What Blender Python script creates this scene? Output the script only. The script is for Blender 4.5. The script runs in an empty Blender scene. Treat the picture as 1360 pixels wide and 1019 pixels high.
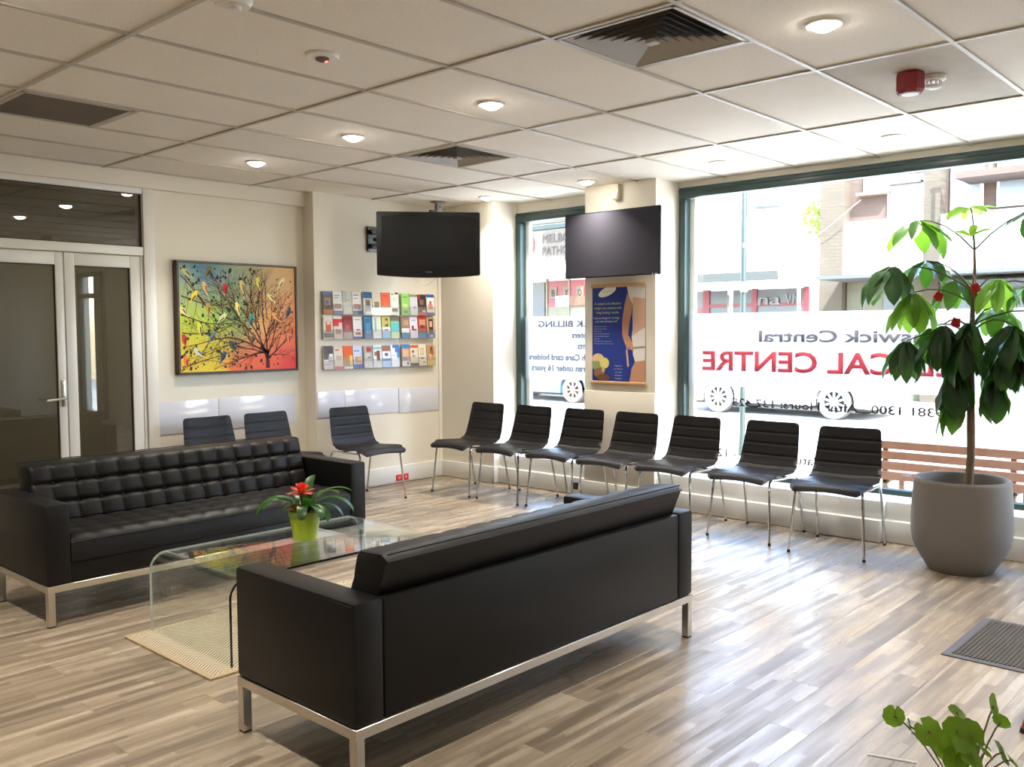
import bpy, bmesh, math, random
from mathutils import Vector, Matrix, Euler
from math import pi, sin, cos, radians as R

random.seed(7)
scene = bpy.context.scene
COL = scene.collection


def lin(v):
    v /= 255.0
    return v / 12.92 if v <= 0.04045 else ((v + 0.055) / 1.055) ** 2.4


def c(r, g, b):
    return (lin(r), lin(g), lin(b), 1.0)


# ------------------------------------------------------------ camera
YAW, PITCH, ROLL, FPX = 0.742062, -0.0584263, -0.00503, 1204.874
CAM = Vector((-1.71987, -3.05498, 1.44347))
fw = Vector((cos(PITCH) * cos(YAW), cos(PITCH) * sin(YAW), sin(PITCH)))
rt = fw.cross(Vector((0, 0, 1))).normalized()
up = rt.cross(fw)
rt2 = cos(ROLL) * rt + sin(ROLL) * up
up2 = -sin(ROLL) * rt + cos(ROLL) * up
cam_data = bpy.data.cameras.new('camera')
cam = bpy.data.objects.new('camera', cam_data)
COL.objects.link(cam)
cam.matrix_world = Matrix(((rt2.x, up2.x, -fw.x, CAM.x), (rt2.y, up2.y, -fw.y, CAM.y),
                           (rt2.z, up2.z, -fw.z, CAM.z), (0, 0, 0, 1)))
cam_data.sensor_width = 36.0
cam_data.lens = FPX / 1360 * 36.0
cam_data.clip_start = 0.05
cam_data.clip_end = 300
scene.camera = cam

# ------------------------------------------------------------ world, sun, exposure
world = bpy.data.worlds.new('sky')
scene.world = world
world.use_nodes = True
wn = world.node_tree.nodes
sky = wn.new('ShaderNodeTexSky')
sky.sky_type = 'NISHITA'
sky.sun_disc = False
sky.sun_elevation = R(48)
sky.sun_rotation = R(200)
sky.air_density = 1.0
sky.dust_density = 1.5
wn['Background'].inputs['Strength'].default_value = 3.5
world.node_tree.links.new(sky.outputs[0], wn['Background'].inputs[0])
sun_d = bpy.data.lights.new('sun', 'SUN')
sun_d.energy = 30.0
sun_d.angle = R(0.6)
sun_d.color = (0.85, 0.93, 1.0)
sun = bpy.data.objects.new('sun', sun_d)
COL.objects.link(sun)
SUN_TO = Vector((-0.48, -0.46, 0.75)).normalized()
sun.rotation_euler = SUN_TO.to_track_quat('Z', 'Y').to_euler()
sun.location = (0, 0, 12)
vs = scene.view_settings
vs.view_transform = 'Standard'
vs.look = 'None'
vs.exposure = 0.32
vs.gamma = 1.0
vs.use_curve_mapping = False
scene.cycles.transparent_max_bounces = 32
DOWNLIGHT_W = 12.5


# ------------------------------------------------------------ materials
def mat(name, col, rough=0.6, metal=0.0, spec=0.5, var=0.0, noise=None, bump=0.0, bscale=60.0,
        rand=0.0, coat=0.0, emit=None, estr=0.0):
    m = bpy.data.materials.new(name)
    m.use_nodes = True
    nt = m.node_tree
    b = nt.nodes['Principled BSDF']
    b.inputs['Base Color'].default_value = col
    b.inputs['Roughness'].default_value = rough
    b.inputs['Metallic'].default_value = metal
    b.inputs['Specular IOR Level'].default_value = spec
    if coat:
        b.inputs['Coat Weight'].default_value = coat
        b.inputs['Coat Roughness'].default_value = 0.15
    if emit:
        b.inputs['Emission Color'].default_value = emit
        b.inputs['Emission Strength'].default_value = estr
    tc = nt.nodes.new('ShaderNodeTexCoord')
    if noise:
        n = nt.nodes.new('ShaderNodeTexNoise')
        n.inputs['Scale'].default_value = noise
        n.inputs['Detail'].default_value = 5
        nt.links.new(tc.outputs['Object'], n.inputs['Vector'])
        mx = nt.nodes.new('ShaderNodeMixRGB')
        mx.blend_type = 'MIX'
        mx.inputs[1].default_value = tuple(min(1, v * (1 - var)) for v in col[:3]) + (1,)
        mx.inputs[2].default_value = tuple(min(1, v * (1 + var)) for v in col[:3]) + (1,)
        nt.links.new(n.outputs['Fac'], mx.inputs[0])
        out = mx.outputs[0]
        if rand:
            oi = nt.nodes.new('ShaderNodeObjectInfo')
            hs = nt.nodes.new('ShaderNodeHueSaturation')
            mr = nt.nodes.new('ShaderNodeMapRange')
            mr.inputs[3].default_value = 1 - rand
            mr.inputs[4].default_value = 1 + rand
            nt.links.new(oi.outputs['Random'], mr.inputs[0])
            nt.links.new(mr.outputs[0], hs.inputs['Value'])
            nt.links.new(out, hs.inputs['Color'])
            out = hs.outputs[0]
        nt.links.new(out, b.inputs['Base Color'])
    if bump:
        n2 = nt.nodes.new('ShaderNodeTexNoise')
        n2.inputs['Scale'].default_value = bscale
        n2.inputs['Detail'].default_value = 4
        nt.links.new(tc.outputs['Object'], n2.inputs['Vector'])
        bp = nt.nodes.new('ShaderNodeBump')
        bp.inputs['Strength'].default_value = bump
        bp.inputs['Distance'].default_value = 0.004
        nt.links.new(n2.outputs['Fac'], bp.inputs['Height'])
        nt.links.new(bp.outputs[0], b.inputs['Normal'])
    return m


def glass_mat(name, tint=(1, 1, 1, 1), gloss_col=(1, 1, 1, 1), rough=0.0, ior=1.5, body=None, body_fac=0.0):
    """thin pane: clear transmission plus fresnel reflection, optional faint body colour"""
    m = bpy.data.materials.new(name)
    m.use_nodes = True
    nt = m.node_tree
    nt.nodes.remove(nt.nodes['Principled BSDF'])
    out = nt.nodes['Material Output']
    tr = nt.nodes.new('ShaderNodeBsdfTransparent')
    tr.inputs[0].default_value = tint
    gl = nt.nodes.new('ShaderNodeBsdfGlossy')
    gl.inputs['Color'].default_value = gloss_col
    gl.inputs['Roughness'].default_value = rough
    # Schlick reflectance, the same from both faces of the sheet
    lw = nt.nodes.new('ShaderNodeLayerWeight')
    lw.inputs['Blend'].default_value = 0.5
    pw = nt.nodes.new('ShaderNodeMath')
    pw.operation = 'POWER'
    pw.inputs[1].default_value = 5.0
    nt.links.new(lw.outputs['Facing'], pw.inputs[0])
    fr = nt.nodes.new('ShaderNodeMath')
    fr.operation = 'MULTIPLY_ADD'
    r0 = ((ior - 1) / (ior + 1)) ** 2
    nt.links.new(pw.outputs[0], fr.inputs[0])
    fr.inputs[1].default_value = 1 - r0
    fr.inputs[2].default_value = r0
    mx = nt.nodes.new('ShaderNodeMixShader')
    nt.links.new(fr.outputs[0], mx.inputs[0])
    a = tr.outputs[0]
    if body:
        df = nt.nodes.new('ShaderNodeBsdfDiffuse')
        df.inputs[0].default_value = body
        m2 = nt.nodes.new('ShaderNodeMixShader')
        m2.inputs[0].default_value = body_fac
        nt.links.new(tr.outputs[0], m2.inputs[1])
        nt.links.new(df.outputs[0], m2.inputs[2])
        a = m2.outputs[0]
    nt.links.new(a, mx.inputs[1])
    nt.links.new(gl.outputs[0], mx.inputs[2])
    nt.links.new(mx.outputs[0], out.inputs[0])
    return m


def film_mat(name, col, tcol, through=0.1):
    """white vinyl film on glass: diffuse both ways, a little see-through"""
    m = bpy.data.materials.new(name)
    m.use_nodes = True
    nt = m.node_tree
    nt.nodes.remove(nt.nodes['Principled BSDF'])
    out = nt.nodes['Material Output']
    d = nt.nodes.new('ShaderNodeBsdfDiffuse')
    d.inputs[0].default_value = col
    t = nt.nodes.new('ShaderNodeBsdfTranslucent')
    t.inputs[0].default_value = tcol
    a = nt.nodes.new('ShaderNodeMixShader')
    a.inputs[0].default_value = 0.6
    nt.links.new(d.outputs[0], a.inputs[1])
    nt.links.new(t.outputs[0], a.inputs[2])
    tr = nt.nodes.new('ShaderNodeBsdfTransparent')
    b = nt.nodes.new('ShaderNodeMixShader')
    b.inputs[0].default_value = through
    nt.links.new(a.outputs[0], b.inputs[1])
    nt.links.new(tr.outputs[0], b.inputs[2])
    nt.links.new(b.outputs[0], out.inputs[0])
    return m


def leaf_mat(name, col, tcol, rough=0.3, tl=0.4, coat=True):
    m = bpy.data.materials.new(name)
    m.use_nodes = True
    nt = m.node_tree
    b = nt.nodes['Principled BSDF']
    out = nt.nodes['Material Output']
    oi = nt.nodes.new('ShaderNodeObjectInfo')
    hs = nt.nodes.new('ShaderNodeHueSaturation')
    mr = nt.nodes.new('ShaderNodeMapRange')
    mr.inputs[3].default_value = 0.75
    mr.inputs[4].default_value = 1.3
    nt.links.new(oi.outputs['Random'], mr.inputs[0])
    nt.links.new(mr.outputs[0], hs.inputs['Value'])
    hs.inputs['Color'].default_value = col
    nt.links.new(hs.outputs[0], b.inputs['Base Color'])
    b.inputs['Roughness'].default_value = rough
    t = nt.nodes.new('ShaderNodeBsdfTranslucent')
    t.inputs[0].default_value = tcol
    mx = nt.nodes.new('ShaderNodeMixShader')
    mx.inputs[0].default_value = tl
    nt.links.new(b.outputs[0], mx.inputs[1])
    nt.links.new(t.outputs[0], mx.inputs[2])
    nt.links.new(mx.outputs[0], out.inputs[0])
    return m


def floor_mat():
    m = bpy.data.materials.new('vinyl_plank')
    m.use_nodes = True
    nt = m.node_tree
    L = nt.links.new
    b = nt.nodes['Principled BSDF']
    tc = nt.nodes.new('ShaderNodeTexCoord')
    oi = nt.nodes.new('ShaderNodeObjectInfo')
    off = nt.nodes.new('ShaderNodeVectorMath')
    off.operation = 'MULTIPLY_ADD'
    comb = nt.nodes.new('ShaderNodeCombineXYZ')
    for i in range(3):
        L(oi.outputs['Random'], comb.inputs[i])
    L(comb.outputs[0], off.inputs[0])
    off.inputs[1].default_value = (37, 91, 13)
    L(tc.outputs['Object'], off.inputs[2])

    def noise(sx, sy, det, rough=0.55):
        mp = nt.nodes.new('ShaderNodeMapping')
        mp.inputs['Scale'].default_value = (sx, sy, 1)
        L(off.outputs[0], mp.inputs[0])
        n = nt.nodes.new('ShaderNodeTexNoise')
        n.inputs['Scale'].default_value = 1
        n.inputs['Detail'].default_value = det
        n.inputs['Roughness'].default_value = rough
        L(mp.outputs[0], n.inputs['Vector'])
        return n
    n1 = noise(1.6, 22, 2)
    n2 = noise(9, 130, 4, 0.7)
    # short staves printed on each plank
    mp = nt.nodes.new('ShaderNodeMapping')
    L(off.outputs[0], mp.inputs[0])
    br = nt.nodes.new('ShaderNodeTexBrick')
    br.inputs['Scale'].default_value = 1.0
    br.inputs['Brick Width'].default_value = 0.43
    br.inputs['Row Height'].default_value = 0.0375
    br.inputs['Mortar Size'].default_value = 0.0
    br.inputs['Color1'].default_value = (0, 0, 0, 1)
    br.inputs['Color2'].default_value = (1, 1, 1, 1)
    br.offset = 0.37
    L(mp.outputs[0], br.inputs[0])
    add = nt.nodes.new('ShaderNodeMath')
    add.operation = 'MULTIPLY_ADD'
    L(n1.outputs['Fac'], add.inputs[0])
    add.inputs[1].default_value = 1.15
    ad2 = nt.nodes.new('ShaderNodeMath')
    ad2.operation = 'MULTIPLY_ADD'
    L(br.outputs['Color'], ad2.inputs[0])
    ad2.inputs[1].default_value = 0.42
    ad3 = nt.nodes.new('ShaderNodeMath')
    ad3.operation = 'MULTIPLY_ADD'
    L(n2.outputs['Fac'], ad3.inputs[0])
    ad3.inputs[1].default_value = 0.3
    L(oi.outputs['Random'], ad3.inputs[2])
    ad4 = nt.nodes.new('ShaderNodeMath')
    ad4.operation = 'MULTIPLY_ADD'
    L(ad3.outputs[0], ad4.inputs[0])
    ad4.inputs[1].default_value = 0.22
    ad4.inputs[2].default_value = -0.50
    L(ad4.outputs[0], ad2.inputs[2])
    L(ad2.outputs[0], add.inputs[2])
    ramp = nt.nodes.new('ShaderNodeValToRGB')
    e = ramp.color_ramp.elements
    e[0].position = 0.1
    e[0].color = c(110, 96, 79)
    e[1].position = 0.85
    e[1].color = c(187, 172, 152)
    k = ramp.color_ramp.elements.new(0.42)
    k.color = c(147, 131, 111)
    L(add.outputs[0], ramp.inputs[0])
    L(ramp.outputs[0], b.inputs['Base Color'])
    rr = nt.nodes.new('ShaderNodeMapRange')
    rr.inputs[1].default_value = 0.2
    rr.inputs[2].default_value = 0.8
    rr.inputs[3].default_value = 0.40
    rr.inputs[4].default_value = 0.17
    L(add.outputs[0], rr.inputs[0])
    L(rr.outputs[0], b.inputs['Roughness'])
    b.inputs['Specular IOR Level'].default_value = 0.75
    bp = nt.nodes.new('ShaderNodeBump')
    bp.inputs['Strength'].default_value = 0.12
    bp.inputs['Distance'].default_value = 0.002
    L(n2.outputs['Fac'], bp.inputs['Height'])
    L(bp.outputs[0], b.inputs['Normal'])
    return m


def tile_mat(name, col, stain=0.0):
    m = mat(name, col, 0.9, var=0.05, noise=2.0)
    nt = m.node_tree
    b = nt.nodes['Principled BSDF']
    tc = nt.nodes.new('ShaderNodeTexCoord')
    n = nt.nodes.new('ShaderNodeTexNoise')
    n.inputs['Scale'].default_value = 140
    n.inputs['Detail'].default_value = 3
    nt.links.new(tc.outputs['Object'], n.inputs['Vector'])
    ramp = nt.nodes.new('ShaderNodeValToRGB')
    ramp.color_ramp.elements[0].position = 0.33
    ramp.color_ramp.elements[0].color = (0.72, 0.70, 0.68, 1)
    ramp.color_ramp.elements[1].position = 0.45
    ramp.color_ramp.elements[1].color = (1, 1, 1, 1)
    nt.links.new(n.outputs['Fac'], ramp.inputs[0])
    mul = nt.nodes.new('ShaderNodeMixRGB')
    mul.blend_type = 'MULTIPLY'
    mul.inputs[0].default_value = 0.55
    src = b.inputs['Base Color'].links[0].from_socket
    nt.links.new(src, mul.inputs[1])
    nt.links.new(ramp.outputs[0], mul.inputs[2])
    last = mul.outputs[0]
    if stain:
        n3 = nt.nodes.new('ShaderNodeTexNoise')
        n3.inputs['Scale'].default_value = 5
        n3.inputs['Detail'].default_value = 6
        nt.links.new(tc.outputs['Object'], n3.inputs['Vector'])
        mx = nt.nodes.new('ShaderNodeMixRGB')
        mx.inputs[2].default_value = c(176, 166, 150)
        rr = nt.nodes.new('ShaderNodeMapRange')
        rr.inputs[1].default_value = 0.45
        rr.inputs[2].default_value = 0.7
        rr.inputs[4].default_value = stain
        nt.links.new(n3.outputs['Fac'], rr.inputs[0])
        nt.links.new(rr.outputs[0], mx.inputs[0])
        nt.links.new(last, mx.inputs[1])
        last = mx.outputs[0]
    nt.links.new(last, b.inputs['Base Color'])
    bp = nt.nodes.new('ShaderNodeBump')
    bp.inputs['Strength'].default_value = 0.3
    bp.inputs['Distance'].default_value = 0.002
    nt.links.new(n.outputs['Fac'], bp.inputs['Height'])
    nt.links.new(bp.outputs[0], b.inputs['Normal'])
    return m


def rug_mat():
    m = bpy.data.materials.new('jute_weave')
    m.use_nodes = True
    nt = m.node_tree
    L = nt.links.new
    b = nt.nodes['Principled BSDF']
    tc = nt.nodes.new('ShaderNodeTexCoord')
    sp = nt.nodes.new('ShaderNodeSeparateXYZ')
    L(tc.outputs['Object'], sp.inputs[0])

    def mth(op, a, bb=None, cc=None):
        n = nt.nodes.new('ShaderNodeMath')
        n.operation = op
        for i, v in enumerate((a, bb, cc)):
            if v is None:
                continue
            if isinstance(v, (int, float)):
                n.inputs[i].default_value = v
            else:
                L(v, n.inputs[i])
        return n.outputs[0]
    # herringbone: bands along x, stripes slanted both ways
    band = mth('PINGPONG', sp.outputs['X'], 0.055)
    sl = mth('ADD', sp.outputs['Y'], mth('MULTIPLY', band, 0.8))
    st = mth('PINGPONG', mth('MULTIPLY', sl, 1.0), 0.0095)
    f = mth('MULTIPLY', st, 105.0)
    th = mth('PINGPONG', sp.outputs['X'], 0.006)
    f2 = mth('MULTIPLY', th, 60.0)
    tot = mth('ADD', f, mth('MULTIPLY', f2, 0.3))
    ramp = nt.nodes.new('ShaderNodeValToRGB')
    e = ramp.color_ramp.elements
    e[0].position = 0.15
    e[0].color = c(112, 94, 72)
    e[1].position = 0.75
    e[1].color = c(208, 192, 166)
    L(tot, ramp.inputs[0])
    L(ramp.outputs[0], b.inputs['Base Color'])
    b.inputs['Roughness'].default_value = 0.95
    bp = nt.nodes.new('ShaderNodeBump')
    bp.inputs['Strength'].default_value = 0.8
    bp.inputs['Distance'].default_value = 0.004
    L(tot, bp.inputs['Height'])
    L(bp.outputs[0], b.inputs['Normal'])
    return m


def brick_mat(name, c1, c2, mort):
    m = bpy.data.materials.new(name)
    m.use_nodes = True
    nt = m.node_tree
    b = nt.nodes['Principled BSDF']
    tc = nt.nodes.new('ShaderNodeTexCoord')
    sp = nt.nodes.new('ShaderNodeSeparateXYZ')
    cb = nt.nodes.new('ShaderNodeCombineXYZ')
    nt.links.new(tc.outputs['Object'], sp.inputs[0])
    nt.links.new(sp.outputs[1], cb.inputs[0])
    nt.links.new(sp.outputs[2], cb.inputs[1])
    br = nt.nodes.new('ShaderNodeTexBrick')
    br.inputs['Scale'].default_value = 1
    br.inputs['Brick Width'].default_value = 0.24
    br.inputs['Row Height'].default_value = 0.086
    br.inputs['Mortar Size'].default_value = 0.008
    br.inputs['Color1'].default_value = c1
    br.inputs['Color2'].default_value = c2
    br.inputs['Mortar'].default_value = mort
    nt.links.new(cb.outputs[0], br.inputs[0])
    nt.links.new(br.outputs['Color'], b.inputs['Base Color'])
    b.inputs['Roughness'].default_value = 0.9
    return m


def canvas_mat(x0, x1, z0, z1):
    """colour wash of the painting: blue-grey top, lime left, orange right, red at the lower right"""
    m = bpy.data.materials.new('painted_canvas')
    m.use_nodes = True
    nt = m.node_tree
    L = nt.links.new
    b = nt.nodes['Principled BSDF']
    tc = nt.nodes.new('ShaderNodeTexCoord')
    nz = nt.nodes.new('ShaderNodeTexNoise')
    nz.inputs['Scale'].default_value = 6
    L(tc.outputs['Object'], nz.inputs['Vector'])
    sp = nt.nodes.new('ShaderNodeSeparateXYZ')
    L(tc.outputs['Object'], sp.inputs[0])

    def rng(o, a, bb):
        n = nt.nodes.new('ShaderNodeMapRange')
        n.inputs[1].default_value = a
        n.inputs[2].default_value = bb
        L(o, n.inputs[0])
        s = nt.nodes.new('ShaderNodeMath')
        s.operation = 'MULTIPLY_ADD'
        L(nz.outputs['Fac'], s.inputs[0])
        s.inputs[1].default_value = 0.3
        L(n.outputs[0], s.inputs[2])
        s2 = nt.nodes.new('ShaderNodeMath')
        s2.operation = 'SUBTRACT'
        s2.use_clamp = True
        L(s.outputs[0], s2.inputs[0])
        s2.inputs[1].default_value = 0.15
        return s2.outputs[0]
    u = rng(sp.outputs['X'], x0, x1)
    v = rng(sp.outputs['Z'], z0, z1)

    def ramp(o, cols):
        r = nt.nodes.new('ShaderNodeValToRGB')
        es = r.color_ramp.elements
        es[0].position, es[0].color = cols[0]
        es[1].position, es[1].color = cols[-1]
        for p, cc in cols[1:-1]:
            k = es.new(p)
            k.color = cc
        L(o, r.inputs[0])
        return r.outputs[0]
    top = ramp(u, [(0, c(140, 165, 150)), (0.2, c(95, 140, 160)), (0.45, c(150, 165, 135)), (0.68, c(190, 170, 125)), (1, c(228, 178, 125))])
    mid = ramp(u, [(0, c(190, 200, 60)), (0.25, c(175, 200, 70)), (0.5, c(120, 170, 100)), (0.68, c(215, 165, 100)), (1, c(232, 140, 90))])
    bot = ramp(u, [(0, c(222, 190, 50)), (0.3, c(225, 200, 60)), (0.45, c(225, 110, 70)), (0.75, c(222, 95, 70)), (1, c(225, 60, 70))])
    m1 = nt.nodes.new('ShaderNodeMixRGB')
    f1 = nt.nodes.new('ShaderNodeMapRange')
    f1.inputs[1].default_value = 0.08
    f1.inputs[2].default_value = 0.45
    L(v, f1.inputs[0])
    L(f1.outputs[0], m1.inputs[0])
    L(bot, m1.inputs[1])
    L(mid, m1.inputs[2])
    m2 = nt.nodes.new('ShaderNodeMixRGB')
    f2 = nt.nodes.new('ShaderNodeMapRange')
    f2.inputs[1].default_value = 0.5
    f2.inputs[2].default_value = 0.85
    L(v, f2.inputs[0])
    L(f2.outputs[0], m2.inputs[0])
    L(m1.outputs[0], m2.inputs[1])
    L(top, m2.inputs[2])
    L(m2.outputs[0], b.inputs['Base Color'])
    b.inputs['Roughness'].default_value = 0.7
    return m


_flat = {}


def flat(rgb, rough=0.55):
    k = (rgb, rough)
    if k not in _flat:
        _flat[k] = mat('print_%d_%d_%d' % rgb, c(*rgb), rough, spec=0.3)
    return _flat[k]


M = {
    'wall': mat('wall_paint', c(226, 218, 201), 0.55, var=0.015, noise=1.2, bump=0.03, bscale=180),
    'trimw': mat('white_trim', c(232, 227, 215), 0.4),
    'doorw': mat('door_frame_white', c(228, 224, 215), 0.35),
    'tile': tile_mat('ceiling_tile', c(236, 227, 212)),
    'tile_old': tile_mat('ceiling_tile_old', c(196, 187, 172), 0.5),
    'bar': mat('grid_bar', c(186, 177, 161), 0.4),
    'floor': floor_mat(),
    'plinth': mat('plinth_paint', c(222, 220, 214), 0.45),
    'green': mat('green_frame', c(38, 62, 58), 0.4, coat=0.1),
    'black_trim': mat('dark_glazing_bead', c(26, 24, 22), 0.5),
    'glass': glass_mat('clear_glass', (0.97, 0.985, 0.98, 1)),
    'doorglass': glass_mat('tinted_door_glass', (0.62, 0.62, 0.58, 1), ior=1.7),
    'tableglass': glass_mat('table_glass', (0.94, 0.97, 0.955, 1), ior=1.62),
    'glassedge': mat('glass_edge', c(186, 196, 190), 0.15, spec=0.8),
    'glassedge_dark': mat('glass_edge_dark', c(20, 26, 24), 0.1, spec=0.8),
    'acrylic': glass_mat('clear_acrylic', (0.95, 0.95, 0.95, 1), rough=0.02, body=c(225, 225, 225), body_fac=0.08),
    'panel': mat('pale_lilac_panel', c(214, 214, 222), 0.12, spec=0.55),
    'film': film_mat('white_window_film', (0.85, 0.85, 0.87, 1), (0.60, 0.60, 0.61, 1), 0.02),
    'leather': mat('black_leather', c(20, 18, 17), 0.44, spec=0.26, var=0.12, noise=5, bump=0.12, bscale=260),
    'vinyl': mat('charcoal_vinyl', c(27, 25, 25), 0.45, spec=0.22, bump=0.06, bscale=300),
    'steel': mat('brushed_steel', c(205, 200, 190), 0.28, 1.0),
    'chrome': mat('chrome', c(215, 215, 215), 0.14, 1.0),
    'rubber': mat('black_rubber', c(20, 20, 20), 0.7),
    'tvplastic': mat('gloss_black_plastic', c(16, 16, 18), 0.22, spec=0.5),
    'tvscreen': mat('tv_screen', c(20, 21, 26), 0.28, spec=0.45),
    'tvscreen2': mat('tv_screen_matt', c(54, 53, 60), 0.8, spec=0.1),
    'rug': rug_mat(),
    'rugb': mat('jute_border', c(176, 156, 126), 0.95, bump=0.6, bscale=300, var=0.12, noise=120),
    'lime': mat('lime_glaze', c(158, 178, 42), 0.3, spec=0.5, var=0.12, noise=14),
    'lime2': mat('lime_glaze_dark', c(128, 146, 40), 0.3, spec=0.5),
    'soil': mat('soil', c(48, 36, 26), 0.95, bump=1.0, bscale=60, var=0.3, noise=40),
    'bleaf': leaf_mat('bromeliad_leaf', c(40, 80, 32), c(80, 140, 40), 0.35, 0.25),
    'bract': leaf_mat('red_bract', c(206, 66, 48), c(225, 70, 45), 0.45, 0.2),
    'bract2': leaf_mat('orange_bract', c(230, 130, 30), c(235, 140, 40), 0.4, 0.25),
    'potgrey': mat('matt_grey_pot', c(112, 105, 98), 0.65, var=0.06, noise=3, bump=0.05, bscale=150),
    'trunk': mat('trunk_bark', c(120, 98, 74), 0.85, bump=0.6, bscale=40, var=0.25, noise=18),
    'stalk': mat('leaf_stalk', c(76, 84, 44), 0.6),
    'leafd': leaf_mat('umbrella_leaf', c(34, 62, 30), c(70, 120, 30), 0.28, 0.28),
    'leafm': leaf_mat('mid_umbrella_leaf', c(58, 96, 40), c(110, 160, 45), 0.3, 0.38),
    'leafl': leaf_mat('young_umbrella_leaf', c(96, 140, 48), c(160, 200, 60), 0.35, 0.5),
    'pilea': leaf_mat('round_leaf', c(112, 150, 44), c(150, 190, 50), 0.45, 0.35),
    'pstem': mat('thin_stem', c(112, 104, 66), 0.6),
    'redtag': mat('red_paper', c(226, 52, 34), 0.6),
    'mat': mat('ribbed_mat', c(82, 76, 66), 0.95, bump=0.5, bscale=400, var=0.15, noise=60),
    'matb': mat('mat_rubber_edge', c(84, 82, 86), 0.6),
    'timber': mat('stained_timber', c(140, 78, 44), 0.45, var=0.2, noise=12),
    'benchw': mat('bench_timber', c(140, 92, 60), 0.6, var=0.18, noise=10),
    'pine': mat('pine_rail', c(196, 156, 112), 0.5, var=0.1, noise=12),
    'frame': mat('dark_timber_frame', c(58, 36, 24), 0.4, var=0.2, noise=14),
    'ink': mat('painted_branch', c(88, 38, 28), 0.7),
    'ink2': mat('painted_dot', c(36, 52, 48), 0.7),
    'vent': mat('diffuser_metal', c(176, 170, 158), 0.5),
    'ventd': mat('duct_dark', c(60, 54, 48), 0.8),
    'grille': mat('return_grille', c(112, 98, 84), 0.7),
    'whitep': mat('white_plastic', c(232, 228, 218), 0.4),
    'cream': mat('cream_plastic', c(222, 210, 178), 0.45),
    'redp': mat('red_plastic', c(146, 42, 50), 0.45),
    'redo': mat('red_outlet', c(206, 36, 34), 0.4),
    'lens': mat('lamp_lens', c(255, 250, 240), 0.4, emit=(1.0, 0.95, 0.87, 1), estr=70.0),
    'led': mat('red_led', c(255, 60, 40), 0.4, emit=(1, 0.12, 0.08, 1), estr=4.0),
    'corrw': mat('corridor_wall', c(150, 142, 126), 0.7),
    'corrf': mat('corridor_floor', c(78, 68, 56), 0.6),
    'lettergrey': film_mat('letter_grey', c(190, 184, 192), c(190, 184, 192), 0.0),
    'letterred': film_mat('letter_red', c(244, 130, 142), c(248, 132, 146), 0.0),
    'letterband': film_mat('letter_on_film', c(150, 148, 152), c(150, 148, 152), 0.0),
    'letterdim': film_mat('letter_light_grey', c(100, 98, 100), c(74, 72, 74), 0.0),
    # outside
    'paving': mat('concrete_footpath', c(196, 190, 180), 0.9, var=0.1, noise=2),
    'road': mat('asphalt', c(150, 146, 142), 0.9, var=0.1, noise=3),
    'kerb': mat('kerb_stone', c(176, 172, 164), 0.9),
    'redline': mat('red_road_paint', c(150, 84, 78), 0.8),
    'pole': mat('green_street_pole', c(17, 30, 24), 0.5),
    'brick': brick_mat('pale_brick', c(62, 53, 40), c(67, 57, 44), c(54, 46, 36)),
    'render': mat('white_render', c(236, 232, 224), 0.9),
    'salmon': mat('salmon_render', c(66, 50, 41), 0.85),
    'awning': mat('olive_awning', c(42, 42, 36), 0.8),
    'shopglass': mat('shop_glass', c(58, 60, 64), 0.3, spec=0.5),
    'shopred': mat('shop_red', c(88, 14, 24), 0.45),
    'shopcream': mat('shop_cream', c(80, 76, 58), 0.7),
    'greyband': mat('grey_fascia', c(54, 54, 54), 0.7),
    'railing': mat('balcony_rail', c(96, 80, 66), 0.6),
    'bluepane': mat('sky_pane', c(104, 112, 122), 0.3, spec=0.6),
    'treeleaf': leaf_mat('street_tree_leaf', c(120, 150, 60), c(190, 210, 80), 0.6, 0.4),
    'carwhite': mat('white_car_paint', c(236, 236, 236), 0.25, coat=0.5),
    'carblue': mat('blue_car_paint', c(58, 84, 104), 0.25, coat=0.5),
    'carglass': mat('car_glass', c(40, 46, 50), 0.06, spec=0.8),
    'tyre': mat('tyre', c(70, 64, 58), 0.85),
    'alloy': mat('alloy_wheel', c(205, 200, 192), 0.35, 0.6),
    'alloy_tan': mat('bronze_wheel', c(150, 116, 88), 0.4, 0.2),
    'arch': mat('wheel_arch', c(46, 42, 38), 0.9),
}


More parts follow.
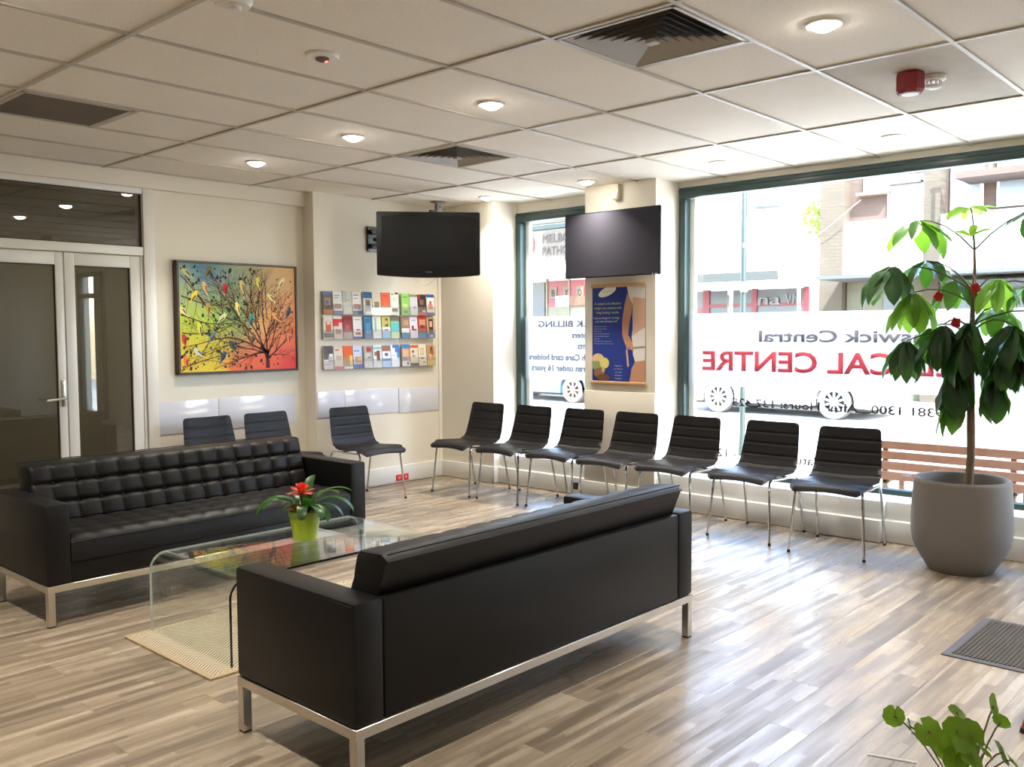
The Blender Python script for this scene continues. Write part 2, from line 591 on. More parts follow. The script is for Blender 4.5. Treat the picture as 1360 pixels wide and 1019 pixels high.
# ------------------------------------------------------------ mesh helpers
class MB:
    def __init__(self):
        self.bm = bmesh.new()
        self.mi = 0

    def _merge(self, tb):
        me = bpy.data.meshes.new('tmp')
        for f in tb.faces:
            f.material_index = self.mi
        tb.to_mesh(me)
        tb.free()
        self.bm.from_mesh(me)
        bpy.data.meshes.remove(me)

    def box(self, x0, x1, y0, y1, z0, z1, bev=0.0, seg=2, xf=None):
        tb = bmesh.new()
        bmesh.ops.create_cube(tb, size=1.0)
        for v in tb.verts:
            v.co = Vector(((x0 + x1) / 2 + v.co.x * (x1 - x0), (y0 + y1) / 2 + v.co.y * (y1 - y0),
                           (z0 + z1) / 2 + v.co.z * (z1 - z0)))
        if bev > 0:
            bmesh.ops.bevel(tb, geom=list(tb.edges), offset=bev, segments=seg, affect='EDGES', profile=0.5)
        if xf is not None:
            bmesh.ops.transform(tb, matrix=xf, verts=tb.verts)
        self._merge(tb)
        return self

    def tube(self, pts, r, n=8, cap=True):
        pts = [Vector(p) for p in pts]
        k = len(pts)
        rs = r if isinstance(r, (list, tuple)) else [r] * k
        t0 = (pts[1] - pts[0]).normalized()
        a = Vector((0, 0, 1)) if abs(t0.z) < 0.9 else Vector((1, 0, 0))
        u = t0.cross(a).normalized()
        rings = []
        for i, p in enumerate(pts):
            t = (pts[min(i + 1, k - 1)] - pts[max(i - 1, 0)]).normalized()
            u = (u - t * u.dot(t)).normalized()
            w = t.cross(u)
            rings.append([self.bm.verts.new(p + rs[i] * (cos(2 * pi * j / n) * u + sin(2 * pi * j / n) * w)) for j in range(n)])
        for i in range(k - 1):
            for j in range(n):
                f = self.bm.faces.new((rings[i][j], rings[i][(j + 1) % n], rings[i + 1][(j + 1) % n], rings[i + 1][j]))
                f.material_index = self.mi
        if cap:
            f = self.bm.faces.new(rings[0][::-1])
            f.material_index = self.mi
            f = self.bm.faces.new(rings[-1])
            f.material_index = self.mi
        return self

    def lathe(self, prof, n=32, cx=0.0, cy=0.0, close=False):
        rings = []
        for r, z in prof:
            if r < 1e-6:
                rings.append([self.bm.verts.new((cx, cy, z))])
            else:
                rings.append([self.bm.verts.new((cx + r * cos(2 * pi * j / n), cy + r * sin(2 * pi * j / n), z)) for j in range(n)])
        for a, b in zip(rings[:-1], rings[1:]):
            for j in range(n):
                q = []
                for vv in (a[j % len(a)], a[(j + 1) % len(a)], b[(j + 1) % len(b)], b[j % len(b)]):
                    if vv not in q:
                        q.append(vv)
                if len(q) > 2:
                    f = self.bm.faces.new(q)
                    f.material_index = self.mi
        return self

    def poly(self, pts, ext=None):
        """flat polygon, or a prism when ext is given"""
        vs = [self.bm.verts.new(p) for p in pts]
        f = self.bm.faces.new(vs)
        f.material_index = self.mi
        if ext is not None:
            e = Vector(ext)
            v2 = [self.bm.verts.new(Vector(p) + e) for p in pts]
            g = self.bm.faces.new(v2[::-1])
            g.material_index = self.mi
            n = len(vs)
            for i in range(n):
                h = self.bm.faces.new((vs[i], v2[i], v2[(i + 1) % n], vs[(i + 1) % n]))
                h.material_index = self.mi
        return self

    def grid(self, fn, nu, nv, closeu=False):
        g = [[self.bm.verts.new(fn(i / nu, j / nv)) for j in range(nv + 1)] for i in range(nu + 1)]
        for i in range(nu):
            for j in range(nv):
                f = self.bm.faces.new((g[i][j], g[i + 1][j], g[i + 1][j + 1], g[i][j + 1]))
                f.material_index = self.mi
        return g

    def build(self, name, m, parent=None, smooth=True, angle=38, recalc=True):
        if recalc:
            bmesh.ops.recalc_face_normals(self.bm, faces=self.bm.faces)
        me = bpy.data.meshes.new(name)
        self.bm.to_mesh(me)
        self.bm.free()
        ms = m if isinstance(m, (list, tuple)) else [m]
        for mm in ms:
            me.materials.append(mm)
        if smooth:
            for p in me.polygons:
                p.use_smooth = True
            me.set_sharp_from_angle(angle=R(angle))
        o = bpy.data.objects.new(name, me)
        COL.objects.link(o)
        if parent is not None:
            o.parent = parent
        return o


def tag(o, label, cat, group=None):
    o['label'] = label
    o['category'] = cat
    if group:
        o['group'] = group
    return o


def thing(name, label, cat, loc=(0, 0, 0), rz=0.0, group=None):
    o = bpy.data.objects.new(name, None)
    COL.objects.link(o)
    o.empty_display_size = 0.1
    o.location = loc
    o.rotation_euler = (0, 0, rz)
    return tag(o, label, cat, group)


def struct(o, label=None):
    o['kind'] = 'structure'
    if label:
        o['label'] = label
    return o


def copy_tree(o, parent=None):
    n = o.copy()
    COL.objects.link(n)
    n.parent = parent
    for ch in list(o.children):
        copy_tree(ch, n)
    return n


def bx(name, m, x0, x1, y0, y1, z0, z1, parent=None, bev=0.0, smooth=True):
    return MB().box(x0, x1, y0, y1, z0, z1, bev).build(name, m, parent, smooth)


_fontcache = {}


def lettering(name, body, m, origin, xdir, updir, width=None, height=0.1, parent=None, align='L', depth=0.0015, bold=False):
    """text as a mesh; origin = baseline start, xdir = reading direction; height = capital height"""
    cu = bpy.data.curves.new('lettering', 'FONT')
    cu.body = body
    cu.size = 1.0
    cu.extrude = 0.0
    cu.offset = 0.02 if bold else 0.0
    cu.resolution_u = 3
    t = bpy.data.objects.new('lettering', cu)
    COL.objects.link(t)
    dg = bpy.context.evaluated_depsgraph_get()
    dg.update()
    me = bpy.data.meshes.new_from_object(t.evaluated_get(dg))
    bpy.data.objects.remove(t)
    bpy.data.curves.remove(cu)
    xs = [v.co.x for v in me.vertices]
    w0 = (max(xs) - min(xs)) if xs else 1
    x00 = min(xs) if xs else 0
    sy = height / 0.72
    sx = (width / w0) if width else sy
    xd = Vector(xdir).normalized()
    ud = Vector(updir).normalized()
    nd = xd.cross(ud)
    sh = {'L': 0.0, 'C': 0.5, 'R': 1.0}[align]
    O = Vector(origin)
    bm = bmesh.new()
    bm.from_mesh(me)
    bpy.data.meshes.remove(me)
    for v in bm.verts:
        v.co = O + xd * ((v.co.x - x00 - sh * w0) * sx) + ud * (v.co.y * sy) + nd * 0.0
    if depth:
        r = bmesh.ops.extrude_face_region(bm, geom=list(bm.faces))
        for v in r['geom']:
            if isinstance(v, bmesh.types.BMVert):
                v.co += nd * depth
    b = MB()
    b.bm.free()
    b.bm = bm
    return b.build(name, m, parent, smooth=False)


# ------------------------------------------------------------ room shell
H = 2.64
WA, WB = 3.70, 3.54        # left wall: door and painting part, brochure part
PX, WX = 4.436, 4.75       # pier faces, window frame plane

floor = struct(bx('floor', M['floor'], -4.0, 4.95, -6.0, 3.95, -0.12, -0.004, smooth=False))
# planks laid along x; the nearest ones are objects
plank_meshes = {}
PW, PL = 0.15, 1.24


def plank_mesh(length):
    k = round(length, 3)
    if k not in plank_meshes:
        b = MB()
        b.box(0, k - 0.0006, 0.0003, PW - 0.0003, -0.004, 0.0, 0.0005, 1)
        o = b.build('plank', M['floor'], None, smooth=False)
        plank_meshes[k] = o.data
        bpy.data.objects.remove(o)
    return plank_meshes[k]


row = 0
y = 3.70 - PW
PLANKS = 0
while y > -2.75:
    # start of the row left of the view
    xs = -1.05 if y > -0.8 else -0.75
    x = xs - (row * 0.437) % PL
    xe = 4.80
    if y < -1.3:
        xe = 4.50
    while x < xe:
        x1 = min(x + PL, xe)
        o = bpy.data.objects.new('plank', plank_mesh(x1 - x))
        COL.objects.link(o)
        o.parent = floor
        o.location = (x, y, 0)
        PLANKS += 1
        x += PL
    y -= PW
    row += 1

# ceiling
ceil = struct(bx('ceiling', M['tile'], -4.0, 4.95, -6.0, 3.95, 2.672, 2.85, smooth=False))
cols = [-4.0, -3.6, -2.4, -1.2, 0.0, 1.2, 2.4, 3.6, 4.80]
holes = {(1.2, -1.2): 'first', (2.4, 1.2): 'first', (0.0, 1.8): 'first'}
tile_cache = {}


def tile_obj(x0, x1, y0, y1, m):
    k = (round(x1 - x0, 3), round(y1 - y0, 3), m.name)
    if k not in tile_cache:
        o = MB().box(0.008, x1 - x0 - 0.008, 0.008, y1 - y0 - 0.008, 0.0, 0.016, 0.002, 1).build('ceiling_tile', m, ceil, smooth=False)
        tile_cache[k] = o.data
    else:
        o = bpy.data.objects.new('ceiling_tile', tile_cache[k])
        COL.objects.link(o)
        o.parent = ceil
    o.location = (x0, y0, 2.649 + random.uniform(0, 0.0015))
    return o


for x0, x1 in zip(cols[:-1], cols[1:]):
    for j in range(-10, 7):
        y0 = j * 0.6
        y1 = min(y0 + 0.6, 3.72)
        k = (round(x0, 2), round(y0, 2))
        old = k in ((2.4, -1.8),)
        if k in holes:
            tile_obj(x0 + 0.6, x1, y0, y1, M['tile'])
        else:
            tile_obj(x0, x1, y0, y1, M['tile_old'] if old else M['tile'])
for x in cols[1:-1]:
    bx('grid_bar', M['bar'], x - 0.010, x + 0.010, -6, 3.7, 2.64, 2.652, ceil, smooth=False)
for j in range(-9, 7):
    yy = j * 0.6
    bx('grid_bar', M['bar'], -4, 4.78, yy - 0.010, yy + 0.010, 2.6405, 2.652, ceil, smooth=False)
for (hx, hy) in holes:
    bx('grid_bar', M['bar'], hx + 0.6 - 0.012, hx + 0.6 + 0.012, hy, hy + 0.6, 2.6402, 2.652, ceil, smooth=False)

# left wall, stretch A (door opening x -0.05..1.52, z 0..2.49), fascia above
DX0, DX1, DZ = -0.10, 1.555, 2.50
b = MB()
b.box(-4.0, DX0, WA, WA + 0.2, 0, H + 0.05)
b.box(DX0, DX1, WA, WA + 0.2, DZ, H + 0.05)
b.box(DX1, 2.945, WA, WA + 0.2, 0, H + 0.05)
struct(b.build('wall_left', M['wall'], None, smooth=False), 'cream wall with glazed doors and painting')
struct(bx('wall_left_return', M['wall'], 2.945, 4.95, WB, WA + 0.25, 0, H + 0.05, smooth=False), 'cream wall behind the brochure racks')
struct(bx('trim_1', M['wall'], -4.0, 2.945, 3.645, WA + 0.02, 2.53, H + 0.03, smooth=False), 'shallow cream bulkhead along the ceiling')
# corner pier and middle pier
struct(bx('wall_corner', M['wall'], PX, 4.95, 2.825, WB + 0.02, 0, H + 0.05, smooth=False), 'corner pier between racks and narrow window')
struct(bx('wall_middle', M['wall'], PX, 4.95, 1.025, 1.737, 0, H + 0.05, smooth=False), 'pier between the two windows')
struct(bx('trim_2', M['wall'], PX - 0.012, PX + 0.01, 1.022, 1.740, 0, 0.93, bev=0.003), 'lower cladding of the pier between the windows')
struct(bx('trim_3', M['trimw'], 4.395, 4.433, WB - 0.012, WB + 0.01, 0.165, H - 0.01, smooth=False), 'cover strip in the room corner')
struct(bx('baseboard_left', M['plinth'], 2.93, PX, WB - 0.016, WB + 0.01, 0.008, 0.165, bev=0.003), 'white baseboard under the racks')
struct(bx('baseboard_alcove', M['plinth'], 1.57, 2.945, WA - 0.016, WA + 0.01, 0.008, 0.165, bev=0.003), 'white baseboard under the painting')
b = MB()
b.box(PX - 0.016, PX + 0.01, 2.812, WB, 0.008, 0.16, 0.003)
b.box(PX - 0.016, 4.56, 2.809, 2.83, 0.008, 0.16, 0.003)
struct(b.build('baseboard_corner', M['plinth']), 'baseboard round the corner pier')
struct(bx('baseboard_middle', M['plinth'], PX - 0.022, PX + 0.01, 1.017, 1.745, 0.008, 0.15, bev=0.003), 'baseboard of the middle pier')
# window wall: header, plinths, far part behind the view
b = MB()
b.box(4.78, 4.95, -3.3, 1.03, 2.59, H + 0.05)
b.box(4.78, 4.95, 1.73, 2.83, 2.555, H + 0.05)
b.box(4.78, 4.95, -3.62, -3.3, 0, H + 0.05)
b.box(4.78, 4.95, -5.55, -3.62, 2.45, H + 0.05)
b.box(4.78, 4.95, -6.0, -5.55, 0, H + 0.05)
b.box(4.79, 4.95, -4.98, -3.62, 0, 2.45)
struct(b.build('wall_front', M['wall'], None, smooth=False), 'header above the street windows')


def ledge(name, y0, y1, xl, xu, label, zt=0.272, xr=4.86, zl=0.15):
    b = MB()
    b.box(xl, xr, y0, y1, 0.006, zl, 0.004)
    b.box(xu, xr, y0, y1, zl, zt, 0.004)
    return struct(b.build(name, M['plinth']), label)


ledge('trim_4', 1.747, 2.825, 4.475, 4.53, 'stepped white sill under the narrow window')
ledge('trim_5', -3.3, 1.025, 4.445, 4.50, 'stepped white sill under the wide window')
ledge('trim_6', -0.80, -0.19, 4.385, 4.44, 'boxed-out step of the white sill', 0.277, 4.72, 0.154)
# back and right walls of the room (behind the camera)
struct(bx('wall_back', M['wall'], -4.2, -4.0, -6, 3.95, 0, H + 0.05, smooth=False))
struct(bx('wall_right', M['wall'], -4.0, 4.95, -6.2, -6.0, 0, H + 0.05, smooth=False))

# windows
def window(name, y0, y1, z0, z1, label, mull=()):
    w = bpy.data.objects.new(name, None)
    COL.objects.link(w)
    struct(w, label)
    fr = MB()
    fr.box(4.75, 4.83, y0, y1, z1 - 0.085, z1, 0.004)
    fr.box(4.742, 4.76, y0, y1, z1 - 0.036, z1 - 0.024, 0.002)
    fr.box(4.75, 4.83, y0, y1, z0, z0 + 0.085, 0.004)
    fr.box(4.74, 4.76, y0, y1, z0 + 0.02, z0 + 0.03, 0.002)
    for yy in (y0, y1 - 0.06):
        fr.box(4.75, 4.83, yy, yy + 0.06, z0 + 0.085, z1 - 0.085, 0.004)
    for yy in mull:
        fr.box(4.75, 4.83, yy - 0.03, yy + 0.03, z0 + 0.085, z1 - 0.085, 0.004)
    fr.build('window_frame', M['green'], w)
    # outer timber bead seen through the glass
    bd = MB()
    bd.box(4.83, 4.87, y1 - 0.105, y1 - 0.055, z0 + 0.085, z1 - 0.085)
    bd.build('outer_bead', M['trimw'], w, smooth=False)
    ys = [y0 + 0.055] + list(mull) + [y1 - 0.055]
    for a, bb in zip(ys[:-1], ys[1:]):
        bx('pane', M['glass'], 4.803, 4.809, a, bb, z0 + 0.08, z1 - 0.08, w, smooth=False)
        bx('privacy_film', M['film'], 4.8102, 4.8108, a + 0.01, bb - 0.012, 0.985, 1.575, w, smooth=False)
    return w


w1 = window('window_1', 1.735, 2.82, 0.215, 2.555, 'narrow green-framed window beside the corner pier')
w2 = window('window_2', -3.3, 1.01, 0.225, 2.60, 'wide green-framed shop window with white film band', mull=(-2.05,))
LX = 4.8093
UPV, YP = (0, 0, 1), (0, 1, 0)


def sign(body, yy, zz, h, m, w, wid=None, bold=False, al='L'):
    lettering('window_lettering', body, m, (LX, yy, zz), YP, UPV, wid, h, w, al, 0.0006, bold)


# lettering on the outside face, read from the street
sign('Brunswick Central', -1.24, 1.347, 0.088, M['lettergrey'], w2, 1.555, True)
sign('MEDICAL CENTRE', -1.33, 1.117, 0.155, M['letterred'], w2, 2.145, True)
sign('9381 1300   After Hours: 137 425', -1.06, 0.835, 0.062, M['letterdim'], w2, 1.60, True)
sign('Saturday: 9am - 12noon', -0.19, 0.415, 0.068, M['letterdim'], w2, 1.10, True)
sign('9am', -0.86, 0.405, 0.03, M['lettergrey'], w2)
for i, (tx, zz) in enumerate([('BULK BILLING', 1.475), ('Pensioners', 1.372), ('Students', 1.272), ('Health Care card holders', 1.166), ('Children under 16 years', 1.065)]):
    sign(tx, 1.845, zz, 0.056, M['letterband'], w1, {0: 0.745, 3: 0.86, 4: 0.83}.get(i), True)

dd = bpy.data.objects.new('door_2', None)
COL.objects.link(dd)
struct(dd, 'green-framed glass entrance door to the street')
b = MB()
for (ya, yb, za, zb) in [(-5.55, -4.53, 2.38, 2.45), (-5.55, -4.53, 0.0, 0.12), (-5.55, -5.47, 0.1, 2.4), (-4.64, -4.53, 0.1, 2.4), (-5.5, -4.6, 2.02, 2.10)]:
    b.box(4.75, 4.83, ya, yb, za, zb, 0.004)
b.build('door_frame', M['green'], dd)
for ya, yb in ((-5.48, -4.63),):
    bx('door_pane', M['glass'], 4.79, 4.796, ya, yb, 0.1, 2.4, dd, smooth=False)
    bx('pull_handle', M['steel'], 4.70, 4.73, -4.69, -4.66, 0.9, 1.3, dd, smooth=False)

# ------------------------------------------------------------ glazed door unit in the left wall
du = bpy.data.objects.new('door_1', None)
COL.objects.link(du)
struct(du, 'white double doors with dark glass and transom light')
b = MB()
b.box(1.497, DX1 + 0.03, 3.665, WA + 0.10, 0, 2.53, 0.004)
b.box(DX0 - 0.03, -0.04, 3.665, WA + 0.10, 0, 2.53, 0.004)
b.box(-0.04, 1.497, 3.672, WA + 0.10, 2.022, 2.088, 0.004)
b.box(-0.04, 1.497, 3.672, WA + 0.10, 2.486, 2.53, 0.004)
b.box(1.475, 1.497, 3.685, WA + 0.08, 0, 2.022, 0.002)
b.build('door_frame', M['doorw'], du)
b = MB()
for (xa, xb, za, zb) in [(-0.04, 1.497, 2.088, 2.096), (-0.04, 1.497, 2.478, 2.486), (1.489, 1.497, 2.09, 2.484)]:
    b.box(xa, xb, 3.700, 3.706, za, zb)
b.build('glazing_bead', M['black_trim'], du, smooth=False)
bx('transom_pane', M['doorglass'], -0.04, 1.497, 3.708, 3.714, 2.088, 2.486, du, smooth=False)


def door_leaf(x0, x1, gx0, gx1, handle):
    lf = MB()
    ya, yb = 3.690, 3.735
    lf.box(x0, gx0, ya, yb, 0.01, 2.016, 0.003)
    lf.box(gx1, x1, ya, yb, 0.01, 2.016, 0.003)
    lf.box(gx0, gx1, ya, yb, 1.927, 2.016, 0.003)
    lf.box(gx0, gx1, ya, yb, 0.01, 0.16, 0.003)
    leaf = lf.build('door_leaf', M['doorw'], du)
    bx('door_pane', M['doorglass'], gx0, gx1, 3.712, 3.718, 0.16, 1.927, leaf, smooth=False)
    g = MB()
    g.box(gx0, gx1, 3.704, 3.712, 1.919, 1.927)
    g.box(gx1 - 0.008, gx1, 3.704, 3.712, 0.16, 1.927)
    g.box(gx0, gx1, 3.704, 3.712, 0.16, 0.168)
    g.build('glazing_bead', M['black_trim'], leaf, smooth=False)
    if handle:
        h = MB()
        h.box(0.872, 0.900, 3.680, 3.691, 0.915, 1.105, 0.004)
        h.tube([(0.886, 3.69, 0.975), (0.886, 3.64, 0.975), (0.876, 3.632, 0.975), (0.80, 3.63, 0.972), (0.752, 3.634, 0.968)], 0.009, 8)
        h.lathe([(0, 1.06), (0.009, 1.06), (0.009, 1.062), (0, 1.062)], 12, 0.886, 3.679)
        h.build('door_handle', M['steel'], leaf)
    return leaf


door_leaf(-0.035, 0.912, 0.06, 0.857, True)
door_leaf(0.921, 1.473, 0.992, 1.397, False)
# dim corridor behind the doors
b = MB()
b.box(-2.2, 3.0, 6.6, 6.7, 0, 2.7)
b.box(-2.3, -2.2, 3.9, 6.7, 0, 2.7)
b.box(2.95, 3.05, 3.95, 6.7, 0, 2.7)
b.box(0.10, 0.55, 5.2, 5.35, 0, 2.7)
struct(b.build('wall_corridor', M['corrw'], None, smooth=False), 'dim corridor walls behind the glazed doors')
struct(bx('floor_corridor', M['corrf'], -2.3, 3.05, 3.92, 6.7, -0.1, -0.002, smooth=False))
struct(bx('ceiling_corridor', M['corrw'], -2.3, 3.05, 3.92, 6.7, 2.64, 2.75, smooth=False))
cl = bpy.data.lights.new('corridor_lamp', 'AREA')  # fill light added out of view to brighten the corridor behind the glass
cl.size = 0.3
cl.energy = 20
cl.color = (1.0, 0.93, 0.82)
t = thing('corridor_light', 'ceiling light panel in the corridor behind the glazed doors', 'ceiling light', (2.7, 4.6, 2.62))
bx('diffuser', M['lens'], -0.15, 0.15, -0.15, 0.15, 0.0, 0.015, t, smooth=False)  # glowing face of the added fill light
lo = bpy.data.objects.new('lamp', cl)
COL.objects.link(lo)
lo.parent = t
lo.location = (0, 0, -0.01)
for i, (nx, nz, nw, nh) in enumerate([(0.36, 1.18, 0.12, 0.17), (0.44, 0.86, 0.13, 0.19)]):
    n = bx('notice_sheet', flat((226, 222, 212)), nx, nx + nw, 5.192, 5.199, nz, nz + nh, smooth=False)
    tag(n, ['white notice sheet behind the door glass, upper of two', 'white notice sheet behind the door glass, lower of two'][i], 'notice', 'notices in the corridor')

# ------------------------------------------------------------ ceiling fittings
def downlight(x, y, label, lamp=True):
    t = thing('downlight', label, 'ceiling light', (x, y, 2.645), 0, 'recessed ceiling downlights')
    MB().lathe([(0.074, 0.004), (0.074, -0.002), (0.069, -0.006), (0.058, -0.006), (0.056, -0.002), (0.056, 0.004)], 28).build('trim_ring', M['whitep'], t)
    MB().lathe([(0.0, -0.030), (0.024, -0.026), (0.044, -0.016), (0.055, 0.0), (0.0, 0.001)], 24).build('lens', M['lens'], t)
    ld = bpy.data.lights.new('lamp', 'AREA')
    ld.shape = 'DISK'
    ld.size = 0.08
    ld.energy = DOWNLIGHT_W
    ld.color = (1.0, 0.93, 0.83)
    ld.spread = R(112)
    lo = bpy.data.objects.new('lamp', ld)
    COL.objects.link(lo)
    lo.parent = t
    lo.location = (0, 0, -0.032)
    return t


for x, y, l in [(1.815, -1.495, 'bright downlight beside the large square vent, in the tile towards the windows'),
                (1.825, 0.335, 'bright downlight between the two square vents'),
                (1.82, 1.515, 'downlight between the small square vent and the painting side'),
                (1.87, 2.695, 'downlight nearest the wall with the painting'),
                (4.16, -0.92, 'glary downlight above the tall umbrella plant'),
                (4.18, 0.316, 'downlight above the end of the wide window by the pier'),
                (4.17, 1.516, 'downlight above the matt wall television'),
                (4.235, 2.70, 'downlight at the corner pier beside the glossy television'),
                (-0.58, 0.335, 'downlight cut off at the upper left corner of the ceiling'),
                (-0.58, -1.495, 'downlight over the seating out of view'),
                (-0.58, 1.515, 'downlight over the tufted sofa out of view'),
                (4.16, -2.2, 'downlight by the entrance out of view'),
                (1.815, -2.9, 'downlight by the reception out of view')]:
    downlight(x, y, l)


def diffuser(x, y, label):
    t = thing('square_air_diffuser', label, 'air vent', (x, y, 2.64), 0, 'square ceiling air diffusers')
    f = MB()
    for s in range(4):
        xf = Matrix.Rotation(s * pi / 2, 4, 'Z')
        f.box(-0.288, 0.288, -0.288, -0.268, -0.003, 0.012, 0.002, 1, xf)
    f.build('frame', M['bar'], t)
    bx('duct', M['ventd'], -0.27, 0.27, -0.27, 0.27, 0.027, 0.031, t, smooth=False)
    # nested louvre rings stepping down to the middle
    n = 7
    for i in range(n):
        ro = 0.266 - i * 0.036
        ri = ro - 0.034
        zo = 0.010 - i * 0.0015
        zi = zo + 0.016
        b = MB()
        for s in range(4):
            a, d = s * pi / 2, (s + 1) * pi / 2
            def P(r, z, q):
                return (r * math.sqrt(2) * cos(q + pi / 4), r * math.sqrt(2) * sin(q + pi / 4), z)
            b.poly([P(ro, zo - 0.010, a), P(ro, zo - 0.010, d), P(ri, zo + 0.016, d), P(ri, zo + 0.016, a)])
            b.poly([P(ro, zo - 0.0085, a), P(ri, zo + 0.0175, a), P(ri, zo + 0.0175, d), P(ro, zo - 0.0085, d)])
        b.build('louvre', M['vent'], t, smooth=False, recalc=False)
    bx('centre_cap', M['vent'], -0.022, 0.022, -0.022, 0.022, -0.016, 0.002, t, bev=0.002)
    return t


diffuser(1.5, -0.9, 'square louvred air diffuser nearest the camera, at the top of the ceiling')
diffuser(2.7, 1.5, 'far square louvred air diffuser in front of the glossy television')
t = thing('return_air_grille', 'flat grey-brown return air grille in the ceiling above the glazed doors', 'air vent', (0.3, 2.1, 2.64))
f = MB()
for s in range(4):
    f.box(-0.288, 0.288, -0.288, -0.262, -0.002, 0.010, 0.002, 1, Matrix.Rotation(s * pi / 2, 4, 'Z'))
f.build('frame', M['bar'], t)
bx('backing', M['ventd'], -0.262, 0.262, -0.262, 0.262, 0.012, 0.016, t, smooth=False)
g = MB()
for i in range(30):
    yy = -0.255 + i * 0.0176
    g.box(-0.262, 0.262, yy - 0.0068, yy + 0.0068, 0.001, 0.0075)
g.build('blade', M['grille'], t, smooth=False)

t = thing('smoke_detector', 'flat white ceiling sensor with a small red light', 'sensor', (0.703, 0.282, 2.646))
MB().lathe([(0.075, 0.004), (0.075, -0.004), (0.068, -0.010), (0.0, -0.011)], 28).build('base_plate', M['whitep'], t)
MB().lathe([(0.030, -0.010), (0.028, -0.02), (0.014, -0.026), (0.0, -0.027)], 20).build('dome', M['grille'], t)
MB().lathe([(0.007, -0.023), (0.006, -0.028), (0.0, -0.030)], 10, 0.012, -0.012).build('indicator_light', M['led'], t)
t = thing('ceiling_sensor', 'white ceiling sensor cut off by the top edge, above the flat sensor', 'sensor', (0.085, -0.035, 2.646))
MB().lathe([(0.07, 0.004), (0.07, -0.006), (0.06, -0.022), (0.0, -0.026)], 24).build('base_plate', M['whitep'], t)
MB().lathe([(0.03, -0.024), (0.026, -0.036), (0.0, -0.038)], 16).build('dome', M['whitep'], t)

t = thing('fire_alarm_strobe', 'dark red faceted fire alarm hanging under the stained ceiling tile', 'alarm', (2.77, -1.50, 2.648))
MB().lathe([(0.058, 0.0), (0.066, -0.012), (0.066, -0.082), (0.054, -0.098), (0.046, -0.098), (0.044, -0.093), (0, -0.093)], 8).build('housing', M['redp'], t, angle=20)
MB().lathe([(0.042, -0.094), (0.040, -0.101), (0.0, -0.104)], 20).build('lens', M['whitep'], t)
t = thing('ceiling_smoke_alarm', 'white slotted smoke alarm right behind the red fire alarm', 'alarm', (2.91, -1.56, 2.648))
MB().lathe([(0.055, 0.0), (0.055, -0.018), (0.044, -0.024), (0, -0.024)], 24).build('base_plate', M['whitep'], t)
MB().lathe([(0.036, -0.042), (0.036, -0.052), (0.024, -0.058), (0, -0.058)], 24).build('cap', M['whitep'], t)
b = MB()
for k in range(10):
    b.box(0.032, 0.036, -0.003, 0.003, -0.044, -0.022, xf=Matrix.Rotation(k * pi / 5, 4, 'Z'))
b.build('cage_rib', M['whitep'], t, smooth=False)

t = thing('motion_sensor', 'small cream motion sensor high on the pier above the matt television', 'sensor', (PX, 1.393, 2.51))
b = MB()
b.box(-0.045, 0.0, -0.03, 0.03, 0.0, 0.128, 0.006)
b.build('housing', M['cream'], t)
b = MB()
b.box(-0.05, -0.04, -0.022, 0.022, 0.012, 0.055, 0.004)
b.build('lens', M['whitep'], t)


# ------------------------------------------------------------ sofas
def puff_fn(nu, nv, amp, sharp=0.26):
    def f(u, v):
        a = abs(sin(pi * u * nu))
        bb = abs(sin(pi * v * nv))
        return amp * (a ** sharp) * (bb ** sharp)
    return f


def tufted(b, x0, x1, s0, s1, nx, ns, amp, face, res=8, dip=0.010):
    """front surface grid; face(x, s, d) -> point; returns nothing, closed to a back plane by the caller"""
    pf = puff_fn(nx, ns, amp)
    NU, NV = nx * res, ns * res

    def fn(u, v):
        uu = u
        d = pf(uu, v)
        # button dips at inner crossings
        ku, kv = round(u * nx), round(v * ns)
        if 0 < ku < nx and 0 < kv < ns:
            du = (u * nx - ku) * (x1 - x0) / nx
            dv = (v * ns - kv) * (s1 - s0) / ns
            d -= dip * math.exp(-(du * du + dv * dv) / (0.021 ** 2))
        return face(x0 + (x1 - x0) * u, s0 + (s1 - s0) * v, d)
    return b.grid(fn, NU, NV)


